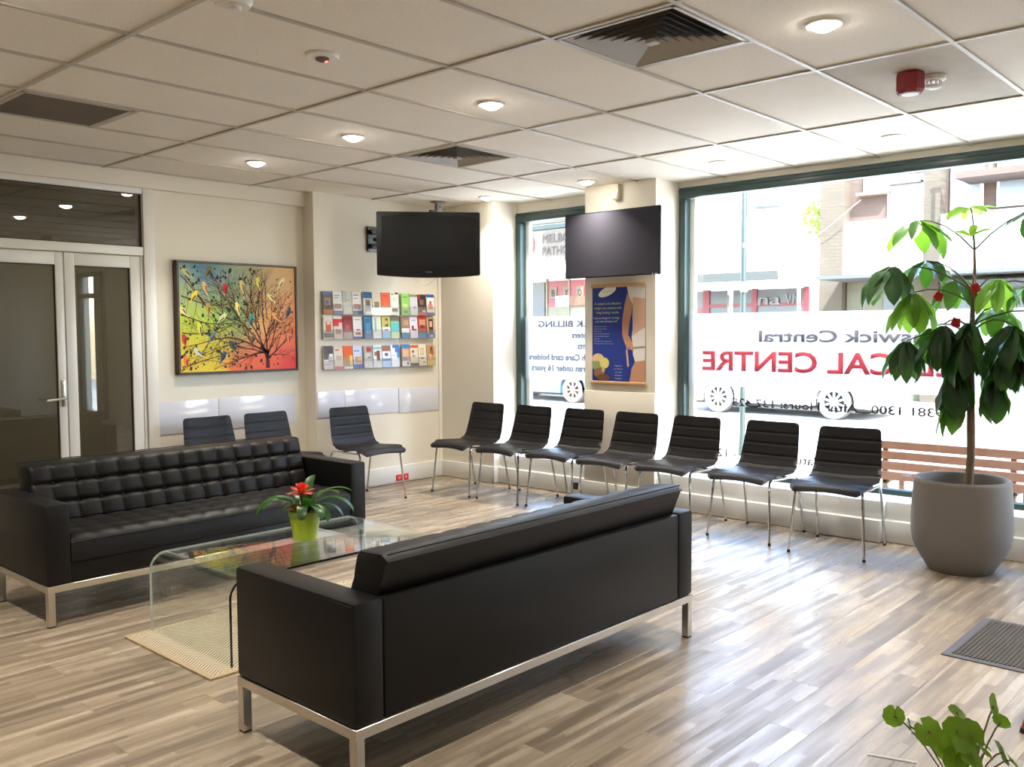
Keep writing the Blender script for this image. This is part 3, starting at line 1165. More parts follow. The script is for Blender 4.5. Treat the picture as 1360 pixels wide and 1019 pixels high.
def make_sofa(label, loc, rz):
    Ls, D = 1.97, 0.69
    hx, hy = Ls / 2, D / 2
    t = thing('leather_sofa', label, 'sofa', loc, rz, 'black leather sofas')
    for sx in (-1, 1):
        for sy in (-1, 1):
            xx, yy = sx * (hx - 0.0185), sy * (hy - 0.0185)
            lg = MB().box(xx - 0.0175, xx + 0.0175, yy - 0.0175, yy + 0.0175, 0.006, 0.172, 0.002, 1).build('leg', M['steel'], t)
            MB().box(xx - 0.016, xx + 0.016, yy - 0.016, yy + 0.016, 0.0, 0.007).build('foot_pad', M['rubber'], lg, smooth=False)
    fr = MB()
    fr.box(-hx, hx, -hy, -hy + 0.035, 0.170, 0.205, 0.002, 1)
    fr.box(-hx, hx, hy - 0.035, hy, 0.170, 0.205, 0.002, 1)
    fr.box(-hx, -hx + 0.035, -hy + 0.03, hy - 0.03, 0.1705, 0.2045, 0.002, 1)
    fr.box(hx - 0.035, hx, -hy + 0.03, hy - 0.03, 0.1705, 0.2045, 0.002, 1)
    fr.build('base_frame', M['steel'], t)
    bx('seat_base', M['leather'], -hx + 0.115, hx - 0.115, -hy + 0.012, hy - 0.02, 0.2055, 0.305, t, bev=0.008)
    for sx in (-1, 1):
        x0, x1 = (-hx, -hx + 0.118) if sx < 0 else (hx - 0.118, hx)
        arm = bx('arm', M['leather'], x0, x1, -hy, hy, 0.2055, 0.605, t, bev=0.014)
        # piping seam round the top
        MB().tube([(x0 + 0.012, -hy + 0.002, 0.592), (x0 + 0.004, -hy + 0.014, 0.592), (x0 + 0.002, hy - 0.014, 0.592)], 0.0022, 5).build('seam', M['leather'], arm)
        MB().tube([(x1 - 0.012, -hy + 0.002, 0.592), (x1 - 0.004, -hy + 0.014, 0.592), (x1 - 0.002, hy - 0.014, 0.592)], 0.0022, 5).build('seam', M['leather'], arm)
    bx('back_panel', M['leather'], -hx + 0.120, hx - 0.120, hy - 0.10, hy - 0.002, 0.2055, 0.598, t, bev=0.008)
    # seat cushion with shallow tufts
    x0, x1 = -hx + 0.121, hx - 0.121
    y0, y1 = -hy + 0.006, hy - 0.150
    b = MB()
    zt = 0.428

    def sf(x, s, d):
        e = min(1.0, (s - y0) / 0.05, (y1 - s) / 0.03, (x - x0) / 0.02 + 0.35, (x1 - x) / 0.02 + 0.35)
        e = max(0.0, e)
        return (x, s, zt - 0.022 * (1 - e) ** 2 + d)
    g = tufted(b, x0, x1, y0, y1, 14, 4, 0.009, sf, 6, 0.006)
    bot = 0.306
    rim = [r[0] for r in g] + g[-1][1:] + [r[-1] for r in g[::-1]][1:] + g[0][::-1][1:-1]
    low = [b.bm.verts.new((v.co.x, v.co.y, bot)) for v in rim]
    for i in range(len(rim)):
        j = (i + 1) % len(rim)
        b.bm.faces.new((rim[i], rim[j], low[j], low[i]))
    b.bm.faces.new(low)
    seat = b.build('seat_cushion', M['leather'], t, angle=60)
    MB().tube([(x0, y0 - 0.001, 0.404), (x1, y0 - 0.001, 0.404)], 0.003, 6).build('piping', M['leather'], seat)
    # back cushion, leaning
    b = MB()
    zb0, zb1 = 0.425, 0.735
    fy0, fy1 = hy - 0.230, hy - 0.135     # front face bottom / top
    sl = Vector((0, fy1 - fy0, zb1 - zb0))
    nrm = Vector((0, -(zb1 - zb0), (fy1 - fy0))).normalized()

    def bf(x, s, d):
        e = max(0.0, min(1.0, s / 0.05, (1 - s) / 0.07, (x - x0) / 0.025 + 0.3, (x1 - x) / 0.025 + 0.3))
        p = Vector((x, fy0, zb0)) + sl * s + nrm * (d - 0.02 * (1 - e) ** 2)
        return p
    g = tufted(b, x0, x1, 0.0, 1.0, 14, 3, 0.016, lambda x, s, d: bf(x, s, d), 8, 0.020)
    rim = [r[0] for r in g] + g[-1][1:] + [r[-1] for r in g[::-1]][1:] + g[0][::-1][1:-1]
    mid, low = [], []
    for v in rim:
        # rear outline: top overhangs the panel slightly
        s = (v.co.z - zb0) / (zb1 - zb0)
        s = max(0, min(1, s))
        yb = (hy - 0.12) + s * 0.128
        inset = 0.006 if (s > 0.99 or s < 0.01) else 0.0
        mid.append(b.bm.verts.new((v.co.x, v.co.y * 0.15 + yb * 0.85, v.co.z + (0.006 if s > 0.95 else 0))))
        low.append(b.bm.verts.new((v.co.x * 0.998, yb + 0.012, v.co.z - (0.014 if s > 0.95 else 0))))
    for a, bb in ((rim, mid), (mid, low)):
        for i in range(len(rim)):
            j = (i + 1) % len(rim)
            b.bm.faces.new((a[i], a[j], bb[j], bb[i]))
    b.bm.faces.new(low)
    bc = b.build('back_cushion', M['leather'], t, angle=50)
    # stitched seam along the rear top edge
    MB().tube([(x0 + 0.01, hy + 0.008, zb1 + 0.002), (x1 - 0.01, hy + 0.008, zb1 + 0.002)], 0.003, 6).build('piping', M['leather'], bc)
    bme = None
    for i in range(1, 14):
        for j in (1, 2):
            p = Vector((x0 + (x1 - x0) * i / 14, fy0, zb0)) + sl * (j / 3) + nrm * (-0.010)
            if bme is None:
                o = MB().lathe([(0.0, 0.004), (0.006, 0.003), (0.0095, 0.0), (0.009, -0.004)], 10).build('button', M['leather'], bc)
                bme = o.data
            else:
                o = bpy.data.objects.new('button', bme)
                COL.objects.link(o)
                o.parent = bc
            o.location = p
            o.rotation_euler = nrm.to_track_quat('Z', 'Y').to_euler()
    return t


s1 = make_sofa('black buttoned leather sofa facing the glass table, in front of the painting', (0.935, 1.905, 0), R(0.6))
s2 = copy_tree(s1)
s2.location = (0.955, -0.497, 0)
s2.rotation_euler = (0, 0, pi)
s2['label'] = 'black leather sofa seen from behind, nearest to the camera'

# ------------------------------------------------------------ glass table, rug, flower pot
TX0, TX1, TY0, TY1, TZ = 0.262, 1.52, 0.400, 1.125, 0.378
t = thing('glass_coffee_table', 'bent clear glass waterfall coffee table standing on the jute rug', 'table', (0, 0, 0.0095))
path = []
r = 0.085
path += [(TX0, 0.0), (TX0, 0.1), (TX0, 0.2)]
for k in range(0, 9):
    a = pi - k * pi / 16
    path.append((TX0 + r + r * cos(a), TZ - r + r * sin(a)))
for k in range(0, 9):
    a = pi / 2 - k * pi / 16
    path.append((TX1 - r + r * cos(a), TZ - r + r * sin(a)))
path += [(TX1, 0.2), (TX1, 0.1), (TX1, 0.0)]


def offset(path, d):
    out = []
    for i, p in enumerate(path):
        a = Vector(path[max(i - 1, 0)])
        bb = Vector(path[min(i + 1, len(path) - 1)])
        tt = (bb - a).normalized()
        out.append((p[0] + tt.y * d, p[1] - tt.x * d))
    return out


inner = offset(path, 0.011)
b = MB()
n = len(path)
for pth in (path, inner):
    vs = [(b.bm.verts.new((x, TY0, z)), b.bm.verts.new((x, TY1, z))) for x, z in pth]
    for i in range(n - 1):
        f = b.bm.faces.new((vs[i][0], vs[i][1], vs[i + 1][1], vs[i + 1][0]))
b.build('glass_sheet', M['tableglass'], t, angle=60)
for yy, mm in ((TY0, M['glassedge_dark']), (TY1, M['glassedge'])):  # same glass: near edge coloured as shaded, far edge as lit
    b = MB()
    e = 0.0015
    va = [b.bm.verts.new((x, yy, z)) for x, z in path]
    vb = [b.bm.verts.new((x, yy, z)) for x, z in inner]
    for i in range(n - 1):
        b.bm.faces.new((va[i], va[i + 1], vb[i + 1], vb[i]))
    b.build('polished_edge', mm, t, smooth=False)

t = thing('jute_rug', 'woven jute rug with plain border under the glass table', 'rug')
RX0, RX1, RY0, RY1 = 0.142, 1.64, 0.352, 1.15
bx('woven_field', M['rug'], RX0 + 0.03, RX1 - 0.03, RY0 + 0.03, RY1 - 0.03, 0.001, 0.009, t, smooth=False)
b = MB()
b.tube([(RX0 + 0.02, RY0 + 0.022, 0.0055), (RX1 - 0.02, RY0 + 0.022, 0.0055)], 0.001, 4)
b.bm.clear()
for (xa, xb, ya, yb) in [(RX0, RX1, RY0, RY0 + 0.031), (RX0, RX1, RY1 - 0.031, RY1), (RX0, RX0 + 0.031, RY0 + 0.02, RY1 - 0.02), (RX1 - 0.031, RX1, RY0 + 0.02, RY1 - 0.02)]:
    b.box(xa, xb, ya, yb, 0.0, 0.0105, 0.004)
b.build('border', M['rugb'], t)

PZ = TZ + 0.0097
px_, py_ = 0.935, 0.815
t = thing('potted_bromeliad', 'red-flowered bromeliad in a lime green pot on the glass table', 'potted plant', (px_, py_, PZ))
MB().lathe([(0, 0.0), (0.058, 0.0), (0.060, 0.004), (0.076, 0.112), (0.074, 0.116), (0.0, 0.112)], 36).build('pot', M['lime'], t)
MB().lathe([(0.076, 0.110), (0.081, 0.116), (0.084, 0.146), (0.081, 0.149), (0.077, 0.146), (0.074, 0.128)], 36).build('pot_rim', M['lime2'], t)
MB().lathe([(0.076, 0.130), (0.0, 0.134)], 24).build('soil', M['soil'], t)


def strap_leaf(b, base, az, length, width, rise, droop, twist=0.0, n=14):
    d = Vector((cos(az), sin(az), 0))
    side = Vector((-sin(az), cos(az), 0))
    ang = rise
    p = Vector(base)
    prev = None
    for i in range(n + 1):
        s = i / n
        w = width * (0.55 + 0.45 * min(1, s * 3)) * (1 if s < 0.72 else max(0.02, math.sqrt(max(0, 1 - ((s - 0.72) / 0.28) ** 2)))) * 0.5
        tdir = d * cos(ang) + Vector((0, 0, 1)) * sin(ang)
        nn = -d * sin(ang) + Vector((0, 0, 1)) * cos(ang)
        sd = side * cos(twist * s) + nn * sin(twist * s)
        rowv = [b.bm.verts.new(p - sd * w + nn * 0.25 * w), b.bm.verts.new(p), b.bm.verts.new(p + sd * w + nn * 0.25 * w)]
        if prev:
            for k in range(2):
                b.bm.faces.new((prev[k], prev[k + 1], rowv[k + 1], rowv[k]))
        prev = rowv
        p = p + tdir * (length / n)
        ang -= droop / n
    return b


# leaf azimuths: camera looks along ~+x+y; image right is (0.68,-0.74)
IR = math.atan2(-0.737, 0.676)
for az, ln, wd, rise, dr in [(IR, 0.30, 0.036, 1.15, 2.4), (IR + 0.35, 0.29, 0.036, 1.35, 2.0), (IR - 0.2, 0.24, 0.034, 1.0, 2.3), (IR - 0.55, 0.21, 0.040, 1.2, 3.0),
                             (IR + pi, 0.27, 0.036, 1.2, 2.3), (IR + pi + 0.3, 0.29, 0.036, 1.15, 2.5), (IR + pi - 0.35, 0.30, 0.032, 1.1, 2.4), (IR + pi + 0.9, 0.17, 0.04, 1.3, 2.5),
                             (IR - pi / 2 + 0.12, 0.19, 0.040, 1.3, 2.9), (IR - pi / 2 + 0.75, 0.20, 0.040, 1.15, 2.6), (IR + pi / 2, 0.26, 0.040, 1.3, 1.2), (IR + pi / 2 + 0.6, 0.24, 0.036, 1.25, 2.0),
                             (IR + 0.9, 0.26, 0.036, 1.2, 1.9), (IR - 1.05, 0.13, 0.036, 1.4, 1.2)]:
    b = MB()
    strap_leaf(b, (0.018 * cos(az), 0.018 * sin(az), 0.13), az, ln, wd * 1.3, rise, dr, random.uniform(-0.4, 0.4))
    b.build('leaf', M['bleaf'], t, angle=80, recalc=False)


def flower(name, m, cx, cy, cz, rad, n, t, lab):
    b = MB()
    for k in range(n):
        lev = k / n
        az = k * 2.39996
        tmp = MB()
        strap_leaf(tmp, (cx, cy, cz + lev * rad * 0.35), az, rad * (1.25 - 0.55 * lev), rad * 0.42, 0.25 + 1.05 * lev, 0.5 - 0.9 * lev, 0, 6)
        me = bpy.data.meshes.new('t')
        tmp.bm.to_mesh(me)
        tmp.bm.free()
        b.bm.from_mesh(me)
        bpy.data.meshes.remove(me)
    o = b.build(name, m, t, angle=80, recalc=False)
    o['label'] = lab


MB().tube([(0, 0, 0.13), (-0.004, 0.004, 0.19), (-0.012, 0.010, 0.236)], 0.011, 8).build('flower_stem', M['stalk'], t)
flower('flower', M['bract'], -0.012, 0.010, 0.220, 0.068, 20, t, 'large red flower')
flower('flower', M['bract2'], -0.058, -0.004, 0.150, 0.042, 16, t, 'small orange flower at the rim')


# ------------------------------------------------------------ chairs
def make_chair(label):
    t = thing('visitor_chair', label, 'chair', (0, 0, 0), 0, 'black padded visitor chairs')
    # centre line of the shell in (y, z): seat lip to top of back
    ctrl = [(-0.262, 0.418), (-0.250, 0.438), (-0.20, 0.449), (-0.08, 0.444), (0.04, 0.436), (0.125, 0.436), (0.175, 0.455),
            (0.205, 0.50), (0.225, 0.56), (0.243, 0.63), (0.261, 0.71), (0.276, 0.778)]
    # resample
    seg = []
    for i in range(len(ctrl) - 1):
        p0 = Vector(ctrl[max(i - 1, 0)])
        p1, p2 = Vector(ctrl[i]), Vector(ctrl[i + 1])
        p3 = Vector(ctrl[min(i + 2, len(ctrl) - 1)])
        for k in range(8):
            s = k / 8
            seg.append(0.5 * ((2 * p1) + (-p0 + p2) * s + (2 * p0 - 5 * p1 + 4 * p2 - p3) * s * s + (-p0 + 3 * p1 - 3 * p2 + p3) * s ** 3))
    seg.append(Vector(ctrl[-1]))
    acc = [0.0]
    for a, bb in zip(seg[:-1], seg[1:]):
        acc.append(acc[-1] + (bb - a).length)
    tot = acc[-1]

    def at(s):
        d = s * tot
        for i in range(len(acc) - 1):
            if acc[i + 1] >= d:
                f = (d - acc[i]) / max(1e-9, acc[i + 1] - acc[i])
                return seg[i].lerp(seg[i + 1], f), (seg[i + 1] - seg[i]).normalized()
        return seg[-1], (seg[-1] - seg[-2]).normalized()

    def half_w(s):
        w = 0.244 - 0.02 * s
        if s > 0.45:
            w = 0.235 - 0.034 * ((s - 0.45) / 0.55)
        e = min(s / 0.12, 1.0)
        w *= 0.80 + 0.20 * math.sqrt(max(0, 1 - (1 - e) ** 2))
        e2 = min((1 - s) / 0.045, 1.0)
        w *= 0.90 + 0.10 * math.sqrt(max(0, 1 - (1 - e2) ** 2))
        return w
    seams = [0.585, 0.69, 0.795, 0.895]

    def shell(b, s0, s1, ns, front_seams=True):
        NX = 14
        th = 0.015

        def surf(sgn):
            rows = []
            for i in range(ns + 1):
                s = s0 + (s1 - s0) * i / ns
                p, tg = at(s)
                nrm = Vector((-tg.y, tg.x))   # points up / forward
                if nrm.x > 0 and s > 0.6:
                    nrm = -nrm
                hw = half_w(s)
                row = []
                for j in range(NX + 1):
                    q = -1 + 2 * j / NX
                    edge = math.sqrt(max(0.0, 1 - abs(q) ** 6))
                    off = sgn * th * edge
                    if sgn > 0:
                        for k in seams:
                            off -= 0.0045 * math.exp(-((s - k) / 0.007) ** 2)
                    # sides of the back wrap forward, seat is slightly dished
                    curl = (0.022 if s > 0.5 else 0.012) * abs(q) ** 2.4
                    pp = p + nrm * (off + curl)
                    # rolled front lip: sides drop
                    zz = pp.y - (0.018 * abs(q) ** 2 if s < 0.1 else 0.0)
                    row.append(b.bm.verts.new((q * hw, pp.x, zz)))
                rows.append(row)
            return rows
        fa, bk = surf(1), surf(-1)
        for rr in (fa, bk):
            for i in range(ns):
                for j in range(NX):
                    b.bm.faces.new((rr[i][j], rr[i + 1][j], rr[i + 1][j + 1], rr[i][j + 1]))
        rim = lambda g: [r_[0] for r_ in g] + g[-1][1:] + [r_[-1] for r_ in g[::-1]][1:] + g[0][::-1][1:-1]
        ra, rb = rim(fa), rim(bk)
        for i in range(len(ra)):
            j = (i + 1) % len(ra)
            b.bm.faces.new((ra[i], ra[j], rb[j], rb[i]))
        return b
    b = shell(MB(), 0.0, 0.515, 26)
    b.build('seat', M['vinyl'], t, angle=70)
    b = shell(MB(), 0.518, 1.0, 56)
    b.build('backrest', M['vinyl'], t, angle=70)
    for sx in (-1, 1):
        fx, tx = sx * 0.236, sx * 0.195
        # front leg with bend under the seat
        lg = MB().tube([(fx, -0.235, 0.008), (sx * 0.217, -0.205, 0.30), (sx * 0.211, -0.196, 0.395), (sx * 0.207, -0.180, 0.416), (sx * 0.205, -0.155, 0.422)], 0.0085, 8).build('leg', M['chrome'], t)
        MB().tube([(fx + sx * 0.0008, -0.236, 0.0), (fx, -0.2345, 0.016)], 0.0105, 8).build('foot_cap', M['rubber'], lg)
        lg = MB().tube([(sx * 0.222, 0.300, 0.008), (sx * 0.216, 0.246, 0.26), (sx * 0.212, 0.215, 0.385), (sx * 0.210, 0.195, 0.412), (sx * 0.207, 0.160, 0.418)], 0.0085, 8).build('leg', M['chrome'], t)
        MB().tube([(sx * 0.222, 0.302, 0.0), (sx * 0.222, 0.2985, 0.016)], 0.0105, 8).build('foot_cap', M['rubber'], lg)
    b = MB()
    for sx in (-1, 1):
        b.tube([(sx * 0.205, -0.156, 0.422), (sx * 0.206, 0.0, 0.416), (sx * 0.207, 0.161, 0.418)], 0.0085, 8)
    b.tube([(-0.205, -0.10, 0.417), (0, -0.10, 0.414), (0.205, -0.10, 0.417)], 0.0075, 8)
    b.tube([(-0.206, 0.10, 0.414), (0, 0.10, 0.412), (0.206, 0.10, 0.414)], 0.0075, 8)
    b.build('under_frame', M['chrome'], t)
    return t


chair_spots = [
    (3.995, 2.715, -90, 'black visitor chair in the row nearest the room corner, before the corner pier'),
    (4.010, 2.165, -90, 'second black visitor chair from the corner, below the narrow window'),
    (4.040, 1.625, -89, 'black visitor chair third from the corner, between narrow window and poster'),
    (4.035, 1.095, -90, 'black visitor chair in front of the pier, right below the poster'),
    (4.060, 0.560, -90, 'black visitor chair before the green frame at the end of the wide window'),
    (4.080, -0.045, -91, 'black visitor chair below the red window lettering, second from the grey pot'),
    (4.035, -0.655, -84, 'black visitor chair beside the large grey pot, last of the window row'),
    (3.150, 3.115, -2, 'black visitor chair under the brochure racks beside the sofa arm'),
    (2.395, 3.215, 1, 'black visitor chair behind the buttoned sofa, nearer to the brochure racks'),
    (1.870, 3.215, 0, 'black visitor chair behind the buttoned sofa, nearer to the glazed doors'),
]
proto = make_chair(chair_spots[0][3])
for i, (x, y, a, l) in enumerate(chair_spots):
    o = proto if i == 0 else copy_tree(proto)
    o.location = (x, y, 0)
    o.rotation_euler = (0, 0, R(a))
    o['label'] = l

# ------------------------------------------------------------ wall things
# lilac wall guard panels
for i, (x0, x1, yy, z0, z1, l) in enumerate([
        (1.592, 2.095, WA, 0.645, 0.90, 'pale glossy wall panel beside the glazed doors'),
        (2.101, 2.832, WA, 0.645, 0.905, 'pale glossy wall panel below the painting, behind the chairs'),
        (2.955, 3.245, WB, 0.685, 0.912, 'pale glossy wall panel left of the reflection, under the racks'),
        (3.250, 3.875, WB, 0.680, 0.910, 'pale glossy wall panel with the bright window reflection'),
        (3.881, 4.392, WB, 0.665, 0.900, 'pale glossy wall panel in the room corner under the racks')]):
    o = bx('wall_guard_panel', M['panel'], x0, x1, yy - 0.007, yy, z0, z1, bev=0.0015)
    tag(o, l, 'wall panel', 'pale wall guard panels')

# painting
t = thing('framed_painting', 'colourful painting of birds in a branching tree, dark timber frame', 'painting', (1.739, WA, 1.108))
PWD, PHT = 1.098, 0.897
b = MB()
for (xa, xb, za, zb) in [(0, PWD, 0, 0.018), (0, PWD, PHT - 0.018, PHT), (0, 0.018, 0.018, PHT - 0.018), (PWD - 0.018, PWD, 0.018, PHT - 0.018)]:
    b.box(xa, xb, -0.062, 0, za, zb, 0.002, 1)
b.build('frame', M['frame'], t)
cv = bx('canvas', canvas_mat(0.018, PWD - 0.018, 0.018, PHT - 0.018), 0.018, PWD - 0.018, -0.050, -0.004, 0.018, PHT - 0.018, t, smooth=False)
rnd = random.Random(11)
br = MB()
LIM = (0.03, PWD - 0.03, 0.03, PHT - 0.03)


def stroke(p, q, wa, wb, yy):
    d = Vector((q[0] - p[0], q[1] - p[1]))
    if d.length < 1e-5:
        return
    nrm = Vector((-d.y, d.x)).normalized()
    br.poly([(p[0] + nrm.x * wa, yy, p[1] + nrm.y * wa), (q[0] + nrm.x * wb, yy, q[1] + nrm.y * wb),
             (q[0] - nrm.x * wb, yy, q[1] - nrm.y * wb), (p[0] - nrm.x * wa, yy, p[1] - nrm.y * wa)])


tips = []


def grow(p, ang, ln, w, depth):
    n = 5
    for k in range(n):
        ang += rnd.uniform(-0.16, 0.16)
        q = (p[0] + cos(ang) * ln / n, p[1] + sin(ang) * ln / n)
        if not (LIM[0] < q[0] < LIM[1] and LIM[2] < q[1] < LIM[3]):
            return
        stroke(p, q, w * (1 - 0.08 * k), w * (1 - 0.08 * (k + 1)), -0.0506)
        p = q
        tips.append((p, ang))
        if depth > 0 and rnd.random() < 0.55:
            grow(p, ang + rnd.choice((-1, 1)) * rnd.uniform(0.35, 0.75), ln * rnd.uniform(0.5, 0.75), w * 0.5, depth - 1)
    if depth > 0:
        grow(p, ang + rnd.uniform(-0.3, 0.3), ln * 0.75, w * 0.6, depth - 1)


base = (0.80, 0.03)
stroke(base, (0.80, 0.19), 0.020, 0.011, -0.0505)
for a, l, w in [(1.62, 0.30, 0.011), (1.95, 0.34, 0.012), (2.35, 0.36, 0.010), (2.75, 0.38, 0.011), (2.95, 0.34, 0.008), (1.2, 0.26, 0.008), (0.7, 0.24, 0.009), (0.95, 0.2, 0.006), (3.08, 0.4, 0.006)]:
    grow((0.80, 0.07 + 0.10 * rnd.random()), a, l, w * 0.85, 3)
for a, y0 in [(0.15, 0.06), (-0.15, 0.33), (-0.2, 0.47), (-0.45, 0.62), (-0.6, 0.78), (-0.9, 0.84)]:
    grow((0.035, y0), a, 0.34, 0.005, 3)
for x0 in (0.30, 0.42, 0.52, 0.62, 0.70):
    grow((x0 + 0.1, 0.45), 1.75 + rnd.uniform(-0.2, 0.2), 0.3, 0.004, 2)
br.build('painted_branches', M['ink'], t, smooth=False, recalc=False)
dt = MB()
for k in range(260):
    u, v = rnd.uniform(0.03, PWD - 0.04), rnd.uniform(0.03, PHT - 0.04)
    r_ = rnd.uniform(0.005, 0.0125) * (1 if u < 0.75 else 0.6)
    a0 = rnd.uniform(0, pi)
    pts = []
    for q in range(8):
        a = 2 * pi * q / 8
        ex, ez = r_ * cos(a), r_ * 1.5 * sin(a)
        pts.append((u + ex * cos(a0) - ez * sin(a0), -0.0509, v + ex * sin(a0) + ez * cos(a0)))
    dt.poly(pts)
o = dt.build('painted_leaves', M['ink2'], t, smooth=False, recalc=False)
o['kind'] = 'stuff'
birds = [(0.08, 0.80, (190, 190, 120), 0.9), (0.25, 0.82, (120, 110, 60), -0.5), (0.22, 0.69, (226, 178, 120), 0.3), (0.38, 0.68, (196, 40, 40), 0.1), (0.52, 0.71, (232, 200, 120), 0.2),
         (0.13, 0.62, (236, 200, 60), -0.6), (0.24, 0.52, (190, 150, 80), 0.1), (0.48, 0.53, (236, 214, 120), 0.2), (0.59, 0.44, (50, 150, 150), -0.5), (0.35, 0.45, (210, 214, 150), -0.8),
         (0.86, 0.75, (236, 226, 170), -0.6), (0.77, 0.62, (240, 220, 150), 0.8), (0.92, 0.50, (40, 80, 96), -0.4), (0.05, 0.27, (206, 60, 40), 0.2), (0.27, 0.30, (110, 120, 130), -0.6),
         (0.16, 0.17, (200, 200, 190), 0.9), (0.06, 0.10, (230, 120, 60), 0.2), (0.35, 0.13, (40, 70, 110), -0.5), (0.43, 0.22, (60, 70, 60), 0.6), (0.60, 0.27, (110, 90, 60), -0.5),
         (0.81, 0.46, (240, 170, 110), 0.8), (0.92, 0.28, (230, 130, 90), 0.1), (0.98, 0.34, (210, 100, 70), 0.3), (0.17, 0.36, (220, 210, 70), 0.1), (0.03, 0.50, (230, 210, 150), 0.8), (0.66, 0.74, (236, 216, 90), 0.2)]
for (u, v, col, a0) in birds:
    b = MB()
    u = u * PWD
    v = v * PHT / 0.9
    u = min(max(u, 0.05), PWD - 0.06)
    prof = [(0.0, 0.052), (0.012, 0.047), (0.015, 0.037), (0.020, 0.02), (0.021, 0.0), (0.014, -0.02), (0.006, -0.034), (0.004, -0.062), (-0.004, -0.062), (-0.006, -0.034), (-0.016, -0.018), (-0.021, 0.002), (-0.017, 0.024), (-0.014, 0.04), (-0.022, 0.040), (-0.012, 0.048)]
    P = lambda x, z, k: (u + x * cos(a0) - z * sin(a0), k, v + x * sin(a0) + z * cos(a0))
    b.poly([P(x, z, -0.0512) for x, z in prof])
    b.mi = 1
    b.poly([P(x, z, -0.0515) for x, z in [(0.006, 0.022), (0.017, 0.006), (0.008, -0.03), (0.0, -0.04), (0.001, -0.01)]])
    b.build('painted_bird', [flat(col), flat(tuple(int(x * 0.45) for x in col))], t, smooth=False, recalc=False)


# television 1 (glossy, angled in the corner)
def television(label, loc, rz, w, h, d, m_case, m_scr, bez, curved):
    t = thing('television', label, 'television', loc, rz)
    # local: screen faces -y, centre at origin
    n = 16
    b = MB()
    pts = [(-w / 2, h / 2), (-w / 2, -h / 2)]
    sag = 0.022 if curved else 0.0
    bot = [(-w / 2 + w * k / n, -h / 2 - sag * (1 - (2 * k / n - 1) ** 2)) for k in range(n + 1)]
    outline = [(-w / 2, h / 2)] + bot + [(w / 2, h / 2)]
    b.poly([(x, -d / 2, z) for x, z in outline], (0, d, 0))
    bmesh.ops.bevel(b.bm, geom=list(b.bm.edges), offset=0.006, segments=2, affect='EDGES')
    b.build('casing', m_case, t, angle=30)
    sb = bez + (0.035 if curved else 0.0)
    bx('screen', m_scr, -w / 2 + bez, w / 2 - bez, -d / 2 - 0.0012, -d / 2 + 0.004, -h / 2 + sb, h / 2 - bez, t, smooth=False)
    bx('rear_housing', m_case, -w * 0.36, w * 0.36, d / 2 - 0.004, d / 2 + 0.035, -h * 0.36, h * 0.36, t, bev=0.012)
    return t


TV1 = (3.655, 2.850, 2.200)
tvr = math.atan2(-0.74, -0.68) + pi / 2 + R(2)
t = television('glossy black television with curved lower edge hung in the room corner', TV1, tvr, 0.895, 0.545, 0.06, M['tvplastic'], M['tvscreen'], 0.042, True)
lettering('badge', 'SONIQ', flat((150, 150, 155)), (-0.027, -0.0312, -0.252), (1, 0, 0), (0, 0, 1), 0.054, 0.011, t, 'L', 0.0004)
for k in range(5):
    bx('control_button', flat((52, 50, 50)), 0.410, 0.424, -0.0315, -0.028, 0.11 + k * 0.026, 0.127 + k * 0.026, t, bev=0.001)
b = MB()
# articulated arm to the wall plate (local coords)
ca, sa = cos(-tvr), sin(-tvr)


def to_local(p):
    dx, dy = p[0] - TV1[0], p[1] - TV1[1]
    return Vector((dx * ca - dy * sa, dx * sa + dy * ca, p[2] - TV1[2]))


pa, pm, pe = to_local((3.60, WB - 0.03, 2.28)), to_local((3.90, WB - 0.16, 2.27)), Vector((0, 0.055, 0.03))
b.tube([pa, pm], 0.017, 8)
b.tube([pm, pe], 0.017, 8)
b.tube([pm + Vector((0, 0, -0.04)), pm + Vector((0, 0, 0.04))], 0.024, 10)
b.box(-0.12, 0.12, 0.058, 0.068, -0.10, 0.12)
b.build('wall_arm', M['tvplastic'], t)
b = MB()
xf = Matrix.Translation(to_local((3.585, WB - 0.012, 2.28))) @ Matrix.Rotation(-tvr, 4, 'Z')
b.box(-0.065, 0.065, -0.011, 0.011, -0.115, 0.115, 0.003, 1, xf)
b.box(-0.045, 0.045, -0.05, -0.01, -0.085, -0.045, 0.003, 1, xf)
b.box(-0.045, 0.045, -0.05, -0.01, 0.045, 0.085, 0.003, 1, xf)
b.build('wall_plate', M['tvplastic'], t)
b = MB()
pts = []
for k in range(17):
    s = k / 16
    pts.append(Vector((-0.16 + 0.25 * s, 0.06 + 0.25 * sin(pi * s) * 0.2, -0.25 - 0.105 * sin(pi * s))))
b.tube(pts, 0.0022, 6)
b.build('hanging_cable', M['whitep'], t)
t = thing('ceiling_bracket', 'small grey metal bracket on the ceiling behind the glossy television', 'bracket', (4.12, 3.22, 2.5))
b = MB()
b.box(-0.03, 0.03, -0.02, 0.02, 0.0, 0.14, 0.003)
b.box(-0.07, 0.07, -0.035, 0.035, 0.132, 0.141, 0.002)
b.build('post', flat((128, 126, 122)), t)
b = MB()
b.box(-0.11, -0.03, -0.012, 0.012, 0.03, 0.06, 0.003)
b.tube([(0.0, -0.02, 0.095), (0.0, -0.024, 0.095)], 0.008, 8)
b.build('arm', flat((60, 60, 60)), t)

